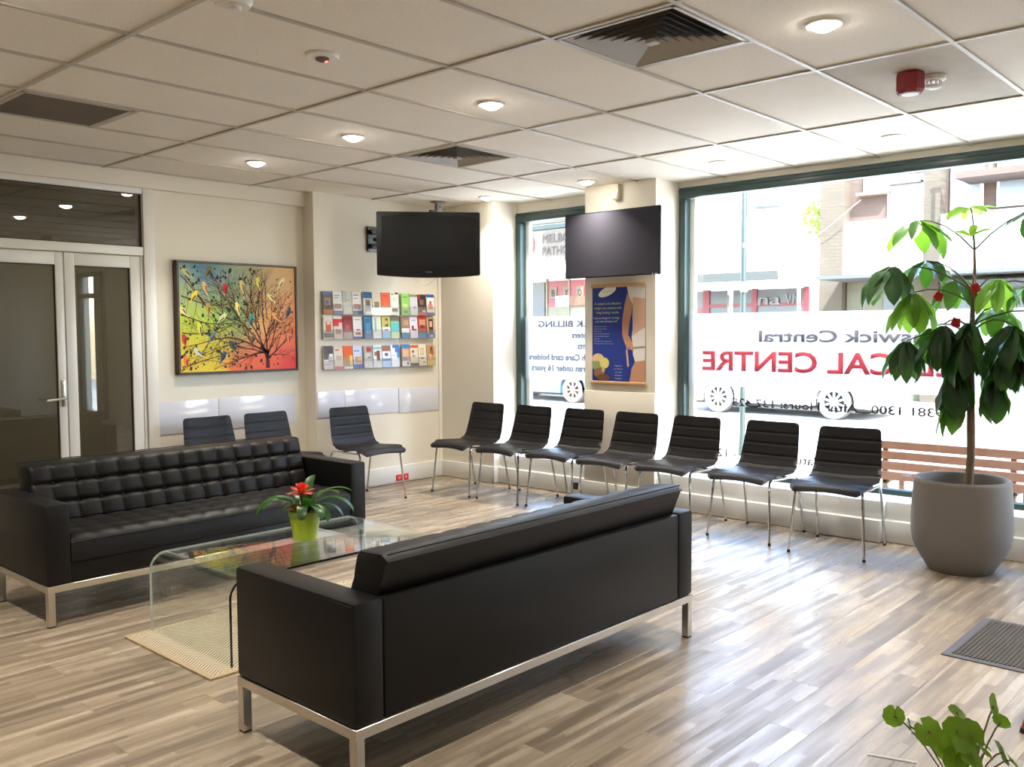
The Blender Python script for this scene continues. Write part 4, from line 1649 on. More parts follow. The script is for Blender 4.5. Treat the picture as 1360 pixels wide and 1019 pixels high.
# television 2 (matt, flat on the middle pier)
t = television('large thin matt dark grey television fixed flat on the pier above the poster', (4.34, 1.392, 2.148), -pi / 2, 0.955, 0.538, 0.028, M['tvplastic'], M['tvscreen2'], 0.008, False)
lettering('badge', 'LG', flat((210, 208, 204)), (0.41, -0.0155, -0.2655), (1, 0, 0), (0, 0, 1), 0.05, 0.008, t, 'L', 0.0004)
bx('wall_mount', M['rubber'], -0.2, 0.2, 0.045, 0.094, -0.12, 0.12, t, smooth=False)

# poster on pine rails
t = thing('wall_poster', 'blue weight loss poster with a slim torso, hung between pine rails', 'poster', (PX - 0.0005, 1.387, 0.985))
# local u: to the right in view is -y ; plane faces -x
PW2, PH2 = 0.562, 0.842


def PP(u, v, k):
    return (-0.004 - k * 0.0005, PW2 / 2 - u * PW2, v * PH2)


bx('sheet', flat((44, 62, 140), 0.35), -0.004, -0.001, -PW2 / 2 + 0.012, PW2 / 2 - 0.012, 0.02, PH2 - 0.02, t, smooth=False)
for za, zb in ((0.0, 0.030), (PH2 - 0.030, PH2)):
    b = MB()
    b.box(-0.014, 0.0, -PW2 / 2, PW2 / 2, za, zb, 0.004)
    b.build('rail', M['pine'], t)


def pol(name, pts, col, k):
    b = MB()
    b.poly([PP(u, v, k) for u, v in pts])
    return b.build(name, flat(col, 0.4), t, smooth=False, recalc=False)


pol('printed_figure', [(0.655, 0.965), (0.978, 0.965), (0.978, 0.028), (0.70, 0.028), (0.74, 0.16), (0.80, 0.235), (0.765, 0.30), (0.755, 0.42), (0.74, 0.47), (0.76, 0.55), (0.755, 0.70), (0.755, 0.79), (0.69, 0.86)], (226, 218, 212), 1)
pol('printed_torso', [(0.76, 0.865), (0.978, 0.845), (0.978, 0.57), (0.86, 0.53), (0.76, 0.485), (0.775, 0.60), (0.755, 0.74)], (214, 176, 148), 2)
pol('printed_thigh', [(0.80, 0.235), (0.978, 0.25), (0.978, 0.028), (0.70, 0.028), (0.735, 0.14)], (196, 146, 116), 2)
pol('printed_arm', [(0.66, 0.90), (0.755, 0.80), (0.735, 0.70), (0.70, 0.60), (0.68, 0.50), (0.755, 0.42), (0.775, 0.36), (0.74, 0.345), (0.70, 0.39), (0.655, 0.37), (0.60, 0.44), (0.575, 0.50), (0.575, 0.64), (0.61, 0.78)], (190, 140, 112), 3)
for k in range(4):
    pol('printed_finger', [(0.62 + k * 0.035, 0.44 - k * 0.005), (0.64 + k * 0.035, 0.445 - k * 0.005), (0.68 + k * 0.035, 0.355), (0.662 + k * 0.035, 0.345)], (206, 156, 128), 4)
pol('printed_tape', [(0.64, 0.35), (0.67, 0.345), (0.70, 0.19), (0.665, 0.18)], (206, 178, 150), 4)
pol('printed_belt', [(0.78, 0.378), (0.978, 0.388), (0.978, 0.375), (0.78, 0.368)], (150, 146, 146), 4)
el = [(0.30 + 0.165 * cos(a) * 0.95 + 0.04 * sin(a), 0.925 - 0.0 + 0.052 * sin(a) + 0.02 * cos(a)) for a in [2 * pi * k / 28 for k in range(28)]]
pol('printed_oval', el, (236, 238, 226), 1)
for fk, (cu, cv_, ru, rv, col) in enumerate([(0.13, 0.255, 0.11, 0.055, (222, 196, 150)), (0.10, 0.19, 0.11, 0.045, (150, 160, 110)), (0.25, 0.215, 0.085, 0.055, (226, 214, 120)), (0.15, 0.115, 0.10, 0.05, (150, 110, 84)), (0.23, 0.07, 0.12, 0.035, (120, 84, 62)), (0.23, 0.15, 0.03, 0.03, (210, 190, 110))]):
    pol('printed_food', [(max(0.025, cu + ru * cos(2 * pi * k / 18)), cv_ + rv * sin(2 * pi * k / 18)) for k in range(18)], col, 1 + fk)


def ptxt(body, u, v, h, col, wid=None, al='C'):
    x, y, z = PP(u, v, 1)
    lettering('printed_text', body, flat(col, 0.4), (x, y, z), (0, -1, 0), (0, 0, 1), wid, h, t, al, 0.0)


for i, s in enumerate(['A natural and effective', 'weight loss method with', 'long lasting results']):
    ptxt(s, 0.305, 0.795 - i * 0.044, 0.021, (206, 214, 120), (0.27, 0.28, 0.23)[i])
for i, s in enumerate(['Lose an average of 1 to 3 kgs', 'per week and keep it off!']):
    ptxt(s, 0.285, 0.655 - i * 0.034, 0.016, (236, 236, 236), (0.26, 0.22)[i])
for i, s in enumerate(['Lose fat and retain muscle', 'Improve energy and vitality', 'Reduce cravings', 'Reduce weight preventing diseases', 'with diet knowledge and balance', 'regulate fats', 'Enjoy healthy real food, proteins, carbs', 'Always eight minutes to lunch, make notes']):
    ptxt(s, 0.055, 0.575 - i * 0.0245, 0.0085, (200, 206, 226), None, 'L')
for i, s in enumerate(['Weight Loss', 'as it should be', '- safe, simple', 'and effective', 'for families']):
    ptxt(s, 0.50, 0.185 - i * 0.031, 0.011, (214, 218, 232))
ptxt('natural', 0.30, 0.918, 0.016, (170, 178, 150), 0.11)

# red outlet and black socket low on the wall
t = thing('red_power_outlet', 'red double power outlet on the baseboard under the racks', 'power outlet', (3.897, WB - 0.016, 0.052))
bx('plate', M['redo'], -0.075, 0.075, -0.010, 0, -0.03, 0.03, t, bev=0.003)
for k in (-1, 1):
    bx('switch', flat((232, 150, 140)), k * 0.042 - 0.012, k * 0.042 + 0.012, -0.014, -0.009, -0.012, 0.012, t, bev=0.001)
t = thing('black_floor_socket', 'small black socket box on the sill by the middle pier', 'power outlet', (4.474, 1.862, 0.082))
bx('housing', M['rubber'], -0.03, 0, -0.04, 0.04, -0.028, 0.028, t, bev=0.004)
bx('face_plate', flat((70, 70, 72)), -0.034, -0.029, -0.02, 0.02, -0.014, 0.014, t, bev=0.001)

# brochure racks
W_, CR, GY, DG = (236, 234, 228), (222, 212, 192), (150, 146, 140), (80, 76, 74)
BRO = [
    # row 1
    ('street photo brochure with blue head and orange foot', (112, 92, 74), [(0, 1, .86, 1, (84, 124, 168)), (0, 1, 0, .2, (226, 136, 56)), (.2, .8, .38, .72, (148, 132, 112)), (.35, .6, .45, .6, (96, 96, 150))]),
    ('white family photo brochure beside the street photo one', W_, [(0, 1, 0, .16, (84, 88, 156)), (.1, .9, .24, .46, (176, 134, 116)), (.15, .6, .7, .73, GY), (.15, .75, .8, .84, (120, 130, 170))]),
    ('cream brochure with a grey curved corner', (214, 212, 202), [(0, .45, .5, 1, (186, 188, 178)), (.3, .8, .6, .63, GY), (.3, .9, .1, .3, (232, 222, 186))]),
    ('white family photo brochure beside the teal-headed one', W_, [(0, 1, 0, .17, (84, 88, 156)), (.1, .9, .24, .46, (170, 120, 110)), (.15, .6, .7, .73, GY), (.15, .7, .84, .88, (110, 124, 170))]),
    ('white brochure with a wide teal blue head', W_, [(0, 1, .72, 1, (48, 108, 150)), (.2, .85, .14, .68, (164, 150, 128)), (.4, .7, .3, .6, (112, 98, 82))]),
    ('cream brochure with a small olive picture', (224, 214, 196), [(.2, .8, .26, .6, (140, 128, 96)), (.3, .55, .3, .42, (82, 78, 58)), (.3, .7, .02, .16, W_)]),
    ('plain bright orange brochure', (244, 104, 58), [(.1, .9, .05, .22, (250, 140, 96)), (.2, .8, .84, .88, (200, 70, 40)), (.3, .7, .3, .55, (248, 124, 80))]),
    ('white brochure with a black curl at its top corner', (238, 236, 226), [(.6, 1, .92, 1, (40, 40, 40)), (.1, .5, .9, .94, DG), (.15, .85, .14, .3, (110, 96, 86)), (.2, .8, .6, .8, (226, 224, 200))]),
    ('lime green brochure', (150, 200, 96), [(.2, .8, .82, .86, (88, 140, 60)), (.25, .75, .32, .52, (180, 220, 140)), (.25, .75, .1, .2, (96, 150, 70))]),
    ('pale grey brochure with olive heading', (212, 212, 216), [(0, 1, .84, .95, (130, 140, 90)), (.4, .8, .3, .4, (150, 140, 190))]),
    ('dark photo brochure with red foot', (70, 52, 48), [(0, .3, .8, 1, (176, 42, 40)), (0, 1, 0, .14, (196, 44, 48)), (.2, .7, .5, .75, (132, 108, 98)), (.5, .9, .15, .25, (210, 190, 170))]),
    ('white brochure with blue head and pink heart figure', (236, 232, 226), [(0, 1, .85, 1, (46, 92, 170)), (0, 1, 0, .14, (60, 84, 160)), (.2, .8, .28, .52, (206, 130, 110)), (.35, .65, .52, .68, (150, 110, 100))]),
    # row 2
    ('portrait brochure with red jacket and grey foot', (222, 216, 204), [(.25, .85, .3, .75, (196, 84, 62)), (.35, .75, .6, .82, (222, 196, 176)), (0, 1, .06, .26, (120, 116, 108)), (0, 1, 0, .06, W_)]),
    ('brochure with a red slanted top over a group photo', (226, 206, 196), [(0, 1, .72, .88, (206, 48, 46)), (0, .6, .56, .72, (206, 48, 46)), (0, 1, .88, 1, (228, 222, 214)), (.2, .8, .22, .42, (140, 110, 90))]),
    ('maroon brochure with pink figure', (156, 58, 66), [(0, 1, 0, .28, (196, 168, 160)), (.2, .7, .35, .6, (186, 104, 104)), (0, 1, .8, .92, (130, 40, 52))]),
    ('white brochure with red stripes near its foot', (238, 234, 230), [(0, 1, 0, .1, (70, 92, 160)), (.25, .85, .18, .3, (200, 60, 60)), (.35, .75, .38, .44, DG), (.2, .8, .84, .88, GY)]),
    ('teal blue brochure with pale outline picture', (44, 104, 146), [(.25, .8, .2, .7, (78, 140, 176)), (0, 1, 0, .16, (96, 120, 160)), (.1, .9, .9, .94, (110, 160, 190))]),
    ('pale cream brochure with a grey-green stripe', (230, 232, 222), [(.2, .45, .3, .9, (150, 176, 180)), (.5, .8, .3, .95, (222, 226, 180)), (0, 1, 0, .18, W_)]),
    ('woman photo brochure with yellow background and pale blue foot', (196, 190, 90), [(.4, .75, .55, .92, (90, 64, 52)), (.42, .68, .66, .82, (220, 180, 150)), (0, 1, .34, .52, (238, 238, 240)), (0, 1, 0, .3, (150, 196, 226)), (.25, .75, .36, .42, (90, 90, 140))]),
    ('mint green brochure with dark photo top', (130, 196, 170), [(0, 1, .78, 1, (110, 100, 84)), (.2, .9, .3, .66, (86, 190, 200)), (0, 1, 0, .28, (198, 216, 150))]),
    ('people photo brochure with white middle and bright blue foot', (150, 124, 98), [(0, 1, .26, .46, (238, 238, 236)), (0, 1, 0, .2, (40, 130, 204)), (.3, .9, .62, .85, (190, 150, 120)), (.2, .5, .2, .27, DG)]),
    ('pale lilac brochure with a tiny red figure', (224, 220, 232), [(.2, .5, .36, .58, (170, 60, 96)), (.4, .8, .34, .42, (110, 40, 80)), (.2, .8, .8, .84, (150, 150, 200))]),
    ('red-topped group photo brochure with bright blue foot', (200, 70, 50), [(.1, .9, .55, .85, (206, 150, 126)), (.2, .8, .45, .6, (96, 60, 60)), (0, 1, .22, .34, DG), (0, 1, 0, .2, (44, 120, 196))]),
    ('dark-haired woman portrait brochure with blue foot', (190, 164, 128), [(.25, .85, .2, .9, (66, 42, 36)), (.38, .72, .52, .8, (224, 176, 150)), (0, 1, 0, .22, (40, 112, 190)), (.5, .75, .06, .12, W_)]),
    # row 3
    ('white brochure under a dark grey slanted photo', (232, 230, 228), [(0, 1, .66, 1, (86, 84, 86)), (0, .6, .42, .66, (96, 94, 96)), (.5, .9, .3, .55, (186, 184, 186)), (.15, .8, .2, .23, (190, 150, 200))]),
    ('beige brochure with a round sketch and pink foot', (222, 210, 194), [(0, 1, 0, .12, (214, 84, 100)), (.2, .85, .4, .6, (196, 170, 150)), (.15, .55, .82, .88, (200, 90, 80))]),
    ('orange-topped brochure with a yellow pillar', (226, 100, 48), [(0, 1, .1, .56, (176, 140, 96)), (.66, .95, .16, .58, (240, 214, 96)), (0, 1, 0, .1, (238, 234, 226)), (.1, .5, .4, .6, (206, 120, 70))]),
    ('pale blue family photo brochure in the bottom row', (206, 216, 236), [(0, 1, 0, .18, (84, 98, 170)), (.15, .9, .24, .5, (190, 146, 126)), (.1, .7, .72, .78, (130, 150, 200)), (.5, .9, .3, .45, (236, 180, 110))]),
    ('grey brochure with a red fruit picture', (176, 170, 164), [(.35, .9, .72, .92, (176, 60, 64)), (.2, .8, .42, .66, (206, 202, 196)), (0, 1, 0, .3, (222, 220, 222)), (.4, .8, .44, .5, (120, 112, 112))]),
    ('white brochure with mint head and brown robed figures', (228, 230, 224), [(0, 1, .8, .92, (150, 206, 192)), (.4, .8, .3, .75, (120, 72, 66)), (.12, .4, .52, .7, (150, 110, 96)), (0, 1, 0, .2, (238, 236, 234))]),
    ('photo-headed brochure with a blue middle band', (232, 234, 240), [(0, 1, .74, 1, (156, 104, 92)), (0, 1, .28, .4, (60, 110, 190)), (.3, .7, .52, .66, (100, 100, 150)), (0, 1, 0, .26, (178, 208, 240))]),
    ('white brochure with sweeping blue curve', (238, 240, 244), [(.2, 1, .86, 1, (50, 120, 190)), (.5, 1, .66, .86, (60, 130, 200)), (.72, 1, .4, .66, (90, 150, 210)), (.1, .5, .5, .53, (150, 180, 210))]),
    ('brochure with blue head and round faces over a white foot', (196, 152, 120), [(0, 1, .82, 1, (56, 136, 196)), (.15, .85, .44, .76, (224, 176, 140)), (.1, .6, .28, .42, (60, 130, 190)), (0, 1, 0, .24, (238, 236, 232)), (.6, .85, .08, .2, (110, 110, 110))]),
    ('cream brochure with an orange head and dark foot', (230, 218, 196), [(0, 1, .86, .98, (222, 90, 54)), (0, 1, 0, .14, (78, 76, 72)), (.2, .5, .62, .74, (150, 110, 100)), (.2, .6, .4, .54, (190, 170, 150))]),
    ('cream brochure with a sketched face and dark bar', (228, 222, 204), [(.2, .7, .5, .82, (196, 190, 160)), (.28, .62, .56, .76, (228, 206, 180)), (.2, .7, .32, .38, (60, 58, 56)), (.5, .8, .12, .2, GY)]),
    ('tan woman photo brochure with yellow foot', (190, 152, 104), [(.45, .8, .5, .9, (120, 76, 52)), (.3, .6, .3, .55, (220, 182, 140)), (0, 1, 0, .24, (226, 190, 70)), (.4, .9, .55, .7, (190, 90, 60))]),
]
rows = [1.590, 1.372, 1.105]
secs = [3.008, 3.448, 3.898]
rownm = ['top', 'middle', 'bottom']
secnm = ['left-hand', 'centre', 'corner-side']
ranks = ['beside the wall step', 'in the middle of its row', 'nearest the room corner']
k = 0
for r_, z0 in enumerate(rows):
    for s_, x0 in enumerate(secs):
        wd = 0.428
        t = thing('brochure_rack', 'clear acrylic four-pocket brochure rack, %s row, %s' % (rownm[r_], ranks[s_]), 'brochure rack', (x0, WB, z0), 0, 'clear brochure racks on the wall')
        bx('back_plate', M['acrylic'], 0, wd, -0.004, -0.0005, 0, 0.205, t, smooth=False)
        bx('shelf', M['acrylic'], 0, wd, -0.040, -0.004, 0, 0.003, t, smooth=False)
        bx('front_lip', M['acrylic'], 0, wd, -0.043, -0.040, 0, 0.085, t, smooth=False)
        for q in range(5):
            xx = min(q * wd / 4, wd - 0.0025)
            bx('divider', M['acrylic'], xx, xx + 0.0025, -0.040, -0.004, 0.003, 0.09 if 0 < q < 4 else 0.19, t, smooth=False)
        for q in range(4):
            desc, bg, rects = BRO[r_ * 12 + s_ * 4 + q]
            bw, bh = 0.0985, 0.200 + ((k * 7) % 5) * 0.0025
            xx = x0 + q * wd / 4 + 0.0053
            o = bpy.data.objects.new('brochure', None)
            COL.objects.link(o)
            o.location = (xx, WB - 0.030, z0 + 0.0035)
            o.rotation_euler = (R(-4), R(((k * 5) % 7 - 3) * 0.25), 0)
            tag(o, desc + ' in the %s rack row' % rownm[r_], 'brochure', 'brochures in the wall racks')
            bx('cover', flat(bg), 0, bw, -0.004, 0.006, 0, bh, o, smooth=False)
            pm = MB()
            mats = []
            for i, (ua, ub, va, vb, col) in enumerate(rects):
                if flat(col) not in mats:
                    mats.append(flat(col))
                pm.mi = mats.index(flat(col))
                yy = -0.0043 - 0.0003 * i
                pm.poly([(ua * bw, yy, va * bh), (ub * bw, yy, va * bh), (ub * bw, yy, vb * bh), (ua * bw, yy, vb * bh)])
            pm.build('cover_print', mats, o, smooth=False, recalc=False)
            k += 1

# ------------------------------------------------------------ big potted umbrella plant
POT = Vector((4.045, -1.405, 0))
t = thing('umbrella_plant', 'tall umbrella tree in a big round grey pot by the wide window', 'potted plant', POT)
prof = [(0.0, 0.0), (0.172, 0.0), (0.180, 0.007), (0.216, 0.066), (0.249, 0.124), (0.266, 0.166), (0.276, 0.225), (0.278, 0.300), (0.273, 0.420), (0.266, 0.530), (0.264, 0.546), (0.257, 0.554), (0.245, 0.551), (0.239, 0.540), (0.242, 0.40), (0.0, 0.39)]
MB().lathe(prof, 56).build('pot', M['potgrey'], t)
MB().lathe([(0.241, 0.44), (0.10, 0.45), (0.0, 0.452)], 32).build('soil', M['soil'], t)
tr = []
for z, dx, dy in [(0.44, 0.0, -0.035), (0.70, 0.004, -0.045), (1.0, 0.0, -0.038), (1.2, 0.006, -0.030), (1.4, 0.004, -0.032), (1.6, 0.008, -0.034), (1.78, 0.012, -0.038), (1.92, 0.012, -0.034)]:
    tr.append((dx, dy, z))
MB().tube(tr, [0.025, 0.024, 0.023, 0.020, 0.016, 0.012, 0.009, 0.007], 12).build('trunk', M['trunk'], t)


def leaflet_mesh(length, width, m, droop, n=8):
    b = MB()
    ang = 0.0
    p = Vector((0, 0, 0))
    prev = None
    for i in range(n + 1):
        s = i / n
        w = width * 0.5 * (sin(pi * min(1, s * 0.93 + 0.05)) ** 0.65)
        if s > 0.85:
            w *= 1 - ((s - 0.85) / 0.15) ** 1.5 * 0.92
        wob = 0.10 * w * sin(s * 17)
        td = Vector((cos(ang), 0, sin(ang)))
        nn = Vector((-sin(ang), 0, cos(ang)))
        r5 = []
        for q in (-1, -0.5, 0, 0.5, 1):
            r5.append(b.bm.verts.new(p + Vector((0, q * w, 0)) + nn * (abs(q) * w * 0.28 + wob * q)))
        if prev:
            for j in range(4):
                b.bm.faces.new((prev[j], prev[j + 1], r5[j + 1], r5[j]))
        prev = r5
        p = p + td * (length / n)
        ang -= droop / n
    o = b.build('leaf', m, None, angle=80, recalc=False)
    me = o.data
    bpy.data.objects.remove(o)
    return me


LM = {}
for nm, mm in (('d', M['leafd']), ('l', M['leafl']), ('m', M['leafm'])):
    LM[nm] = [leaflet_mesh(1.0, 0.37, mm, 0.5), leaflet_mesh(1.0, 0.42, mm, 0.8), leaflet_mesh(1.0, 0.35, mm, 0.25)]
rl = random.Random(5)


def rosette(hub, attach_z, n, length, droop, kind, az0=0.0, span=2 * pi, tilt=0.0, tdir=0.0):
    """compound leaf: a stalk from the trunk to hub, leaflets radiating and hanging from it"""
    h = Vector(hub) - POT
    # trunk position at height
    tz = [p for p in tr]
    a = Vector(min(tz, key=lambda p: abs(p[2] - attach_z)))
    a = Vector((a.x, a.y, attach_z))
    mid = (a + h) / 2 + Vector((0, 0, 0.05))
    pts = [a, a.lerp(mid, 0.5) + Vector((0, 0, 0.012)), mid, mid.lerp(h, 0.5) + Vector((0, 0, 0.012)), h]
    st = MB().tube(pts, [0.006, 0.0052, 0.0046, 0.0042, 0.004], 6).build('stalk', M['stalk'], t)
    for k in range(n):
        az = az0 + span * (k + 0.5) / n + rl.uniform(-0.12, 0.12)
        pit = -droop + rl.uniform(-0.15, 0.15) + tilt * cos(az - tdir)
        ln = length * rl.uniform(0.82, 1.1)
        o = bpy.data.objects.new('leaf', rl.choice(LM[kind]))
        COL.objects.link(o)
        o.parent = st
        o.location = h
        d = Vector((cos(az) * cos(pit), sin(az) * cos(pit), sin(pit)))
        side = Vector((-sin(az), cos(az), 0))
        side = (side * cos(0.25 * rl.uniform(-1, 1)) + d.cross(side) * sin(rl.uniform(-0.35, 0.35))).normalized()
        side = (side - d * side.dot(d)).normalized()
        nn = d.cross(side)
        m4 = Matrix(((d.x, side.x, nn.x, 0), (d.y, side.y, nn.y, 0), (d.z, side.z, nn.z, 0), (0, 0, 0, 1)))
        o.rotation_euler = m4.to_euler()
        o.scale = (ln, ln * rl.uniform(0.9, 1.1), ln)
        # small leaf stalk gap
        o.location = h + d * 0.012


# hubs in world space, where the leaf clusters of the plant hang
for hub, az_, n_, ln_, dr_, kd_ in [
        ((4.04, -1.120, 2.100), 1.90, 8, 0.270, 0.60, 'm'), ((4.08, -1.405, 2.150), 1.92, 9, 0.170, 0.05, 'l'),
        ((4.14, -1.770, 2.120), 1.90, 7, 0.270, 0.40, 'd'), ((4.00, -0.990, 1.830), 1.66, 10, 0.290, 0.80, 'd'),
        ((4.18, -1.130, 1.860), 1.66, 7, 0.240, 0.45, 'd'), ((3.96, -1.130, 1.660), 1.58, 9, 0.270, 0.95, 'l'),
        ((4.14, -1.330, 1.740), 1.60, 7, 0.225, 0.60, 'm'), ((4.08, -1.570, 1.730), 1.62, 7, 0.220, 0.80, 'l'),
        ((4.20, -1.700, 1.700), 1.62, 6, 0.230, 0.60, 'm'), ((3.88, -1.330, 1.465), 1.42, 7, 0.300, 0.95, 'd'),
        ((3.95, -1.455, 1.480), 1.42, 6, 0.310, 1.05, 'd'), ((3.95, -1.100, 1.370), 1.36, 10, 0.260, 0.95, 'd'),
        ((4.12, -1.190, 1.450), 1.38, 8, 0.270, 0.80, 'm'), ((4.03, -1.660, 1.460), 1.42, 9, 0.290, 0.95, 'd'),
        ((4.16, -1.830, 1.520), 1.46, 8, 0.270, 0.80, 'd'), ((3.94, -1.390, 1.190), 1.24, 9, 0.290, 1.15, 'd'), ((3.89, -1.450, 1.400), 1.36, 6, 0.290, 1.05, 'd'),
        ((3.98, -1.370, 1.080), 1.18, 8, 0.270, 1.15, 'm'), ((4.05, -1.560, 1.150), 1.18, 7, 0.250, 1.15, 'd'),
        ((4.16, -1.330, 1.240), 1.24, 7, 0.250, 1.10, 'm'), ((4.00, -1.640, 1.320), 1.30, 9, 0.270, 1.10, 'd'),
        ((4.10, -1.760, 1.330), 1.30, 9, 0.270, 1.05, 'd'), ((4.24, -1.520, 1.560), 1.44, 7, 0.240, 0.60, 'm'),
        ((4.20, -1.540, 1.280), 1.26, 7, 0.240, 1.00, 'd'), ((4.03, -1.425, 1.975), 1.90, 5, 0.115, -0.6, 'l')]:
    rosette(hub, az_, n_, ln_, dr_, kd_, rl.uniform(0, 1))

# red paper tags in the plant
for x, y, z, a, l in [(4.03, -1.265, 1.655, 0.5, 'red paper tag hanging among the bright leaves left of the trunk'),
                      (3.94, -1.385, 1.500, 0.2, 'red paper tag in front of the trunk of the umbrella plant'),
                      (4.02, -1.452, 1.700, -0.3, 'small red paper tag by the trunk fork of the umbrella plant')]:
    o = thing('red_tag', l, 'paper tag', (x, y, z), R(-46), 'red paper tags in the plant')
    b = MB()
    for s in (-1, 1):
        b.box(-0.022, 0.022, -0.002, 0.002, -0.05, 0.0, 0.001, 1, Matrix.Rotation(a + s * 0.18, 4, 'Y'))
    b.build('paper', M['redtag'], o, smooth=False)
    MB().tube([(0, 0, -0.002), (0.004, 0, 0.03), (-0.004, 0, 0.055)], 0.0012, 5).build('string', M['whitep'], o)

# ------------------------------------------------------------ door mat, timber leg, foreground plant
t = thing('door_mat', 'dark ribbed entrance mat with rubber edge on the plank floor', 'mat', (2.462, -1.787, 0), 0)
b = MB()
ML, MW = 1.1, 0.675
b.box(0, MW, -ML, 0, 0.0, 0.006, 0.002, 1)
b.build('rubber_backing', M['matb'], t)
b = MB()
nr = 60
for k in range(nr):
    yy = -0.035 - k * (ML - 0.07) / nr
    b.box(0.035, MW - 0.035, yy - 0.0125, yy, 0.006, 0.0105, 0.002, 1)
o = b.build('rib', M['mat'], t)
o['kind'] = 'stuff'

t = thing('side_table', 'brown timber side table whose leg shows at the right edge', 'table', (2.06, -2.497, 0), R(8))
for sx, sy in ((-1, 1), (1, 1), (-1, -1), (1, -1)):
    lg = MB()
    lg.tube([(sx * 0.185, sy * 0.262, 0.012), (sx * 0.112, sy * 0.150, 0.44)], [0.012, 0.019], 12)
    lo = lg.build('leg', M['timber'], t)
    MB().tube([(sx * 0.1855, sy * 0.263, 0.0), (sx * 0.1845, sy * 0.2605, 0.016)], 0.0150, 10).build('foot_cap', M['rubber'], lo)
bx('top', M['timber'], -0.135, 0.135, -0.175, 0.175, 0.44, 0.465, t, bev=0.006)

t = thing('reception_desk', 'pale reception desk just below the view, carrying the round-leaved plant', 'desk', (-0.62, -2.95, 0))
bx('worktop', M['whitep'], -0.45, 0.50, -0.42, 0.42, 0.60, 0.63, t, bev=0.003)
bx('front_panel', M['trimw'], -0.43, 0.48, -0.40, 0.40, 0.0, 0.60, t, bev=0.003)

PB = Vector((-0.235, -2.645, 0.63))
t = thing('round_leaved_plant', 'small plant with round scalloped green leaves at the lower right', 'potted plant', PB)
MB().lathe([(0, 0), (0.04, 0), (0.054, 0.085), (0.056, 0.09), (0.052, 0.09), (0.05, 0.078), (0, 0.076)], 24).build('pot', M['whitep'], t)
MB().lathe([(0.05, 0.079), (0, 0.083)], 16).build('soil', M['soil'], t)
rp = random.Random(3)


def round_leaf(c0, rad, nrm, m, par):
    b = MB()
    nrm = Vector(nrm).normalized()
    a = Vector((0, 0, 1)) if abs(nrm.z) < 0.9 else Vector((1, 0, 0))
    u = nrm.cross(a).normalized()
    w = nrm.cross(u)
    n = 40
    cen = b.bm.verts.new(Vector(c0) - nrm * rad * 0.18)
    r1, r2 = [], []
    a0 = rp.uniform(0, 6)
    for k in range(n):
        th = 2 * pi * k / n
        notch = 1 - 0.45 * math.exp(-((th - pi) / 0.09) ** 2)
        rr = rad * (1 + 0.04 * sin(9 * th)) * notch
        r1.append(b.bm.verts.new(Vector(c0) + (u * cos(th + a0) + w * sin(th + a0)) * rr * 0.55 - nrm * rad * 0.05))
        r2.append(b.bm.verts.new(Vector(c0) + (u * cos(th + a0) + w * sin(th + a0)) * rr + nrm * rad * 0.05 * sin(3 * th)))
    for k in range(n):
        j = (k + 1) % n
        b.bm.faces.new((cen, r1[k], r1[j]))
        b.bm.faces.new((r1[k], r2[k], r2[j], r1[j]))
    return b.build('leaf', m, par, angle=80, recalc=False)


def at_px(px, py, D):
    d = fw * FPX + rt2 * (px - 680) - up2 * (py - 509.5)
    return CAM + d * (D / FPX)


for (qx, qy, D, rad, nx, ny, nz) in [(1187, 951, 1.42, 0.0165, -0.9, -0.35, 0.4), (1209, 965, 1.40, 0.0125, 0.3, -0.9, 0.3), (1233, 972, 1.36, 0.0215, -0.66, -0.70, 0.35),
                                     (1271, 946, 1.45, 0.0145, -0.1, -0.5, 0.8), (1320, 938, 1.42, 0.0195, 0.0, -0.95, 0.2), (1330, 958, 1.40, 0.014, 0.9, -0.1, 0.4),
                                     (1270, 970, 1.41, 0.021, -0.7, -0.5, 0.5), (1290, 976, 1.38, 0.024, -0.4, -0.75, 0.5), (1303, 985, 1.42, 0.019, 0.5, -0.5, 0.7), (1262, 992, 1.37, 0.020, -0.5, -0.6, 0.6),
                                     (1253, 996, 1.43, 0.015, -0.7, -0.4, 0.6), (1285, 1000, 1.35, 0.026, 0.0, -0.6, 0.8), (1310, 1000, 1.37, 0.014, 0.6, -0.5, 0.6), (1331, 1000, 1.36, 0.019, 0.2, -0.8, 0.5), (1345, 1010, 1.35, 0.020, 0.4, -0.7, 0.6),
                                     (1270, 1014, 1.34, 0.024, -0.3, -0.7, 0.6), (1300, 1016, 1.34, 0.02, 0.3, -0.7, 0.6)]:
    P_ = at_px(qx, qy, D) - PB
    root = Vector((P_.x * 0.12, P_.y * 0.12, 0.08))
    md = root.lerp(P_, 0.55) + Vector((0, 0, 0.018))
    st = MB().tube([root, root.lerp(md, 0.5) + Vector((0, 0, 0.006)), md, md.lerp(P_, 0.6) + Vector((0, 0, 0.004)), P_], 0.0013, 6).build('stem', M['pstem'], t)
    round_leaf(P_, rad, (nx, ny, nz), M['pilea'], st)

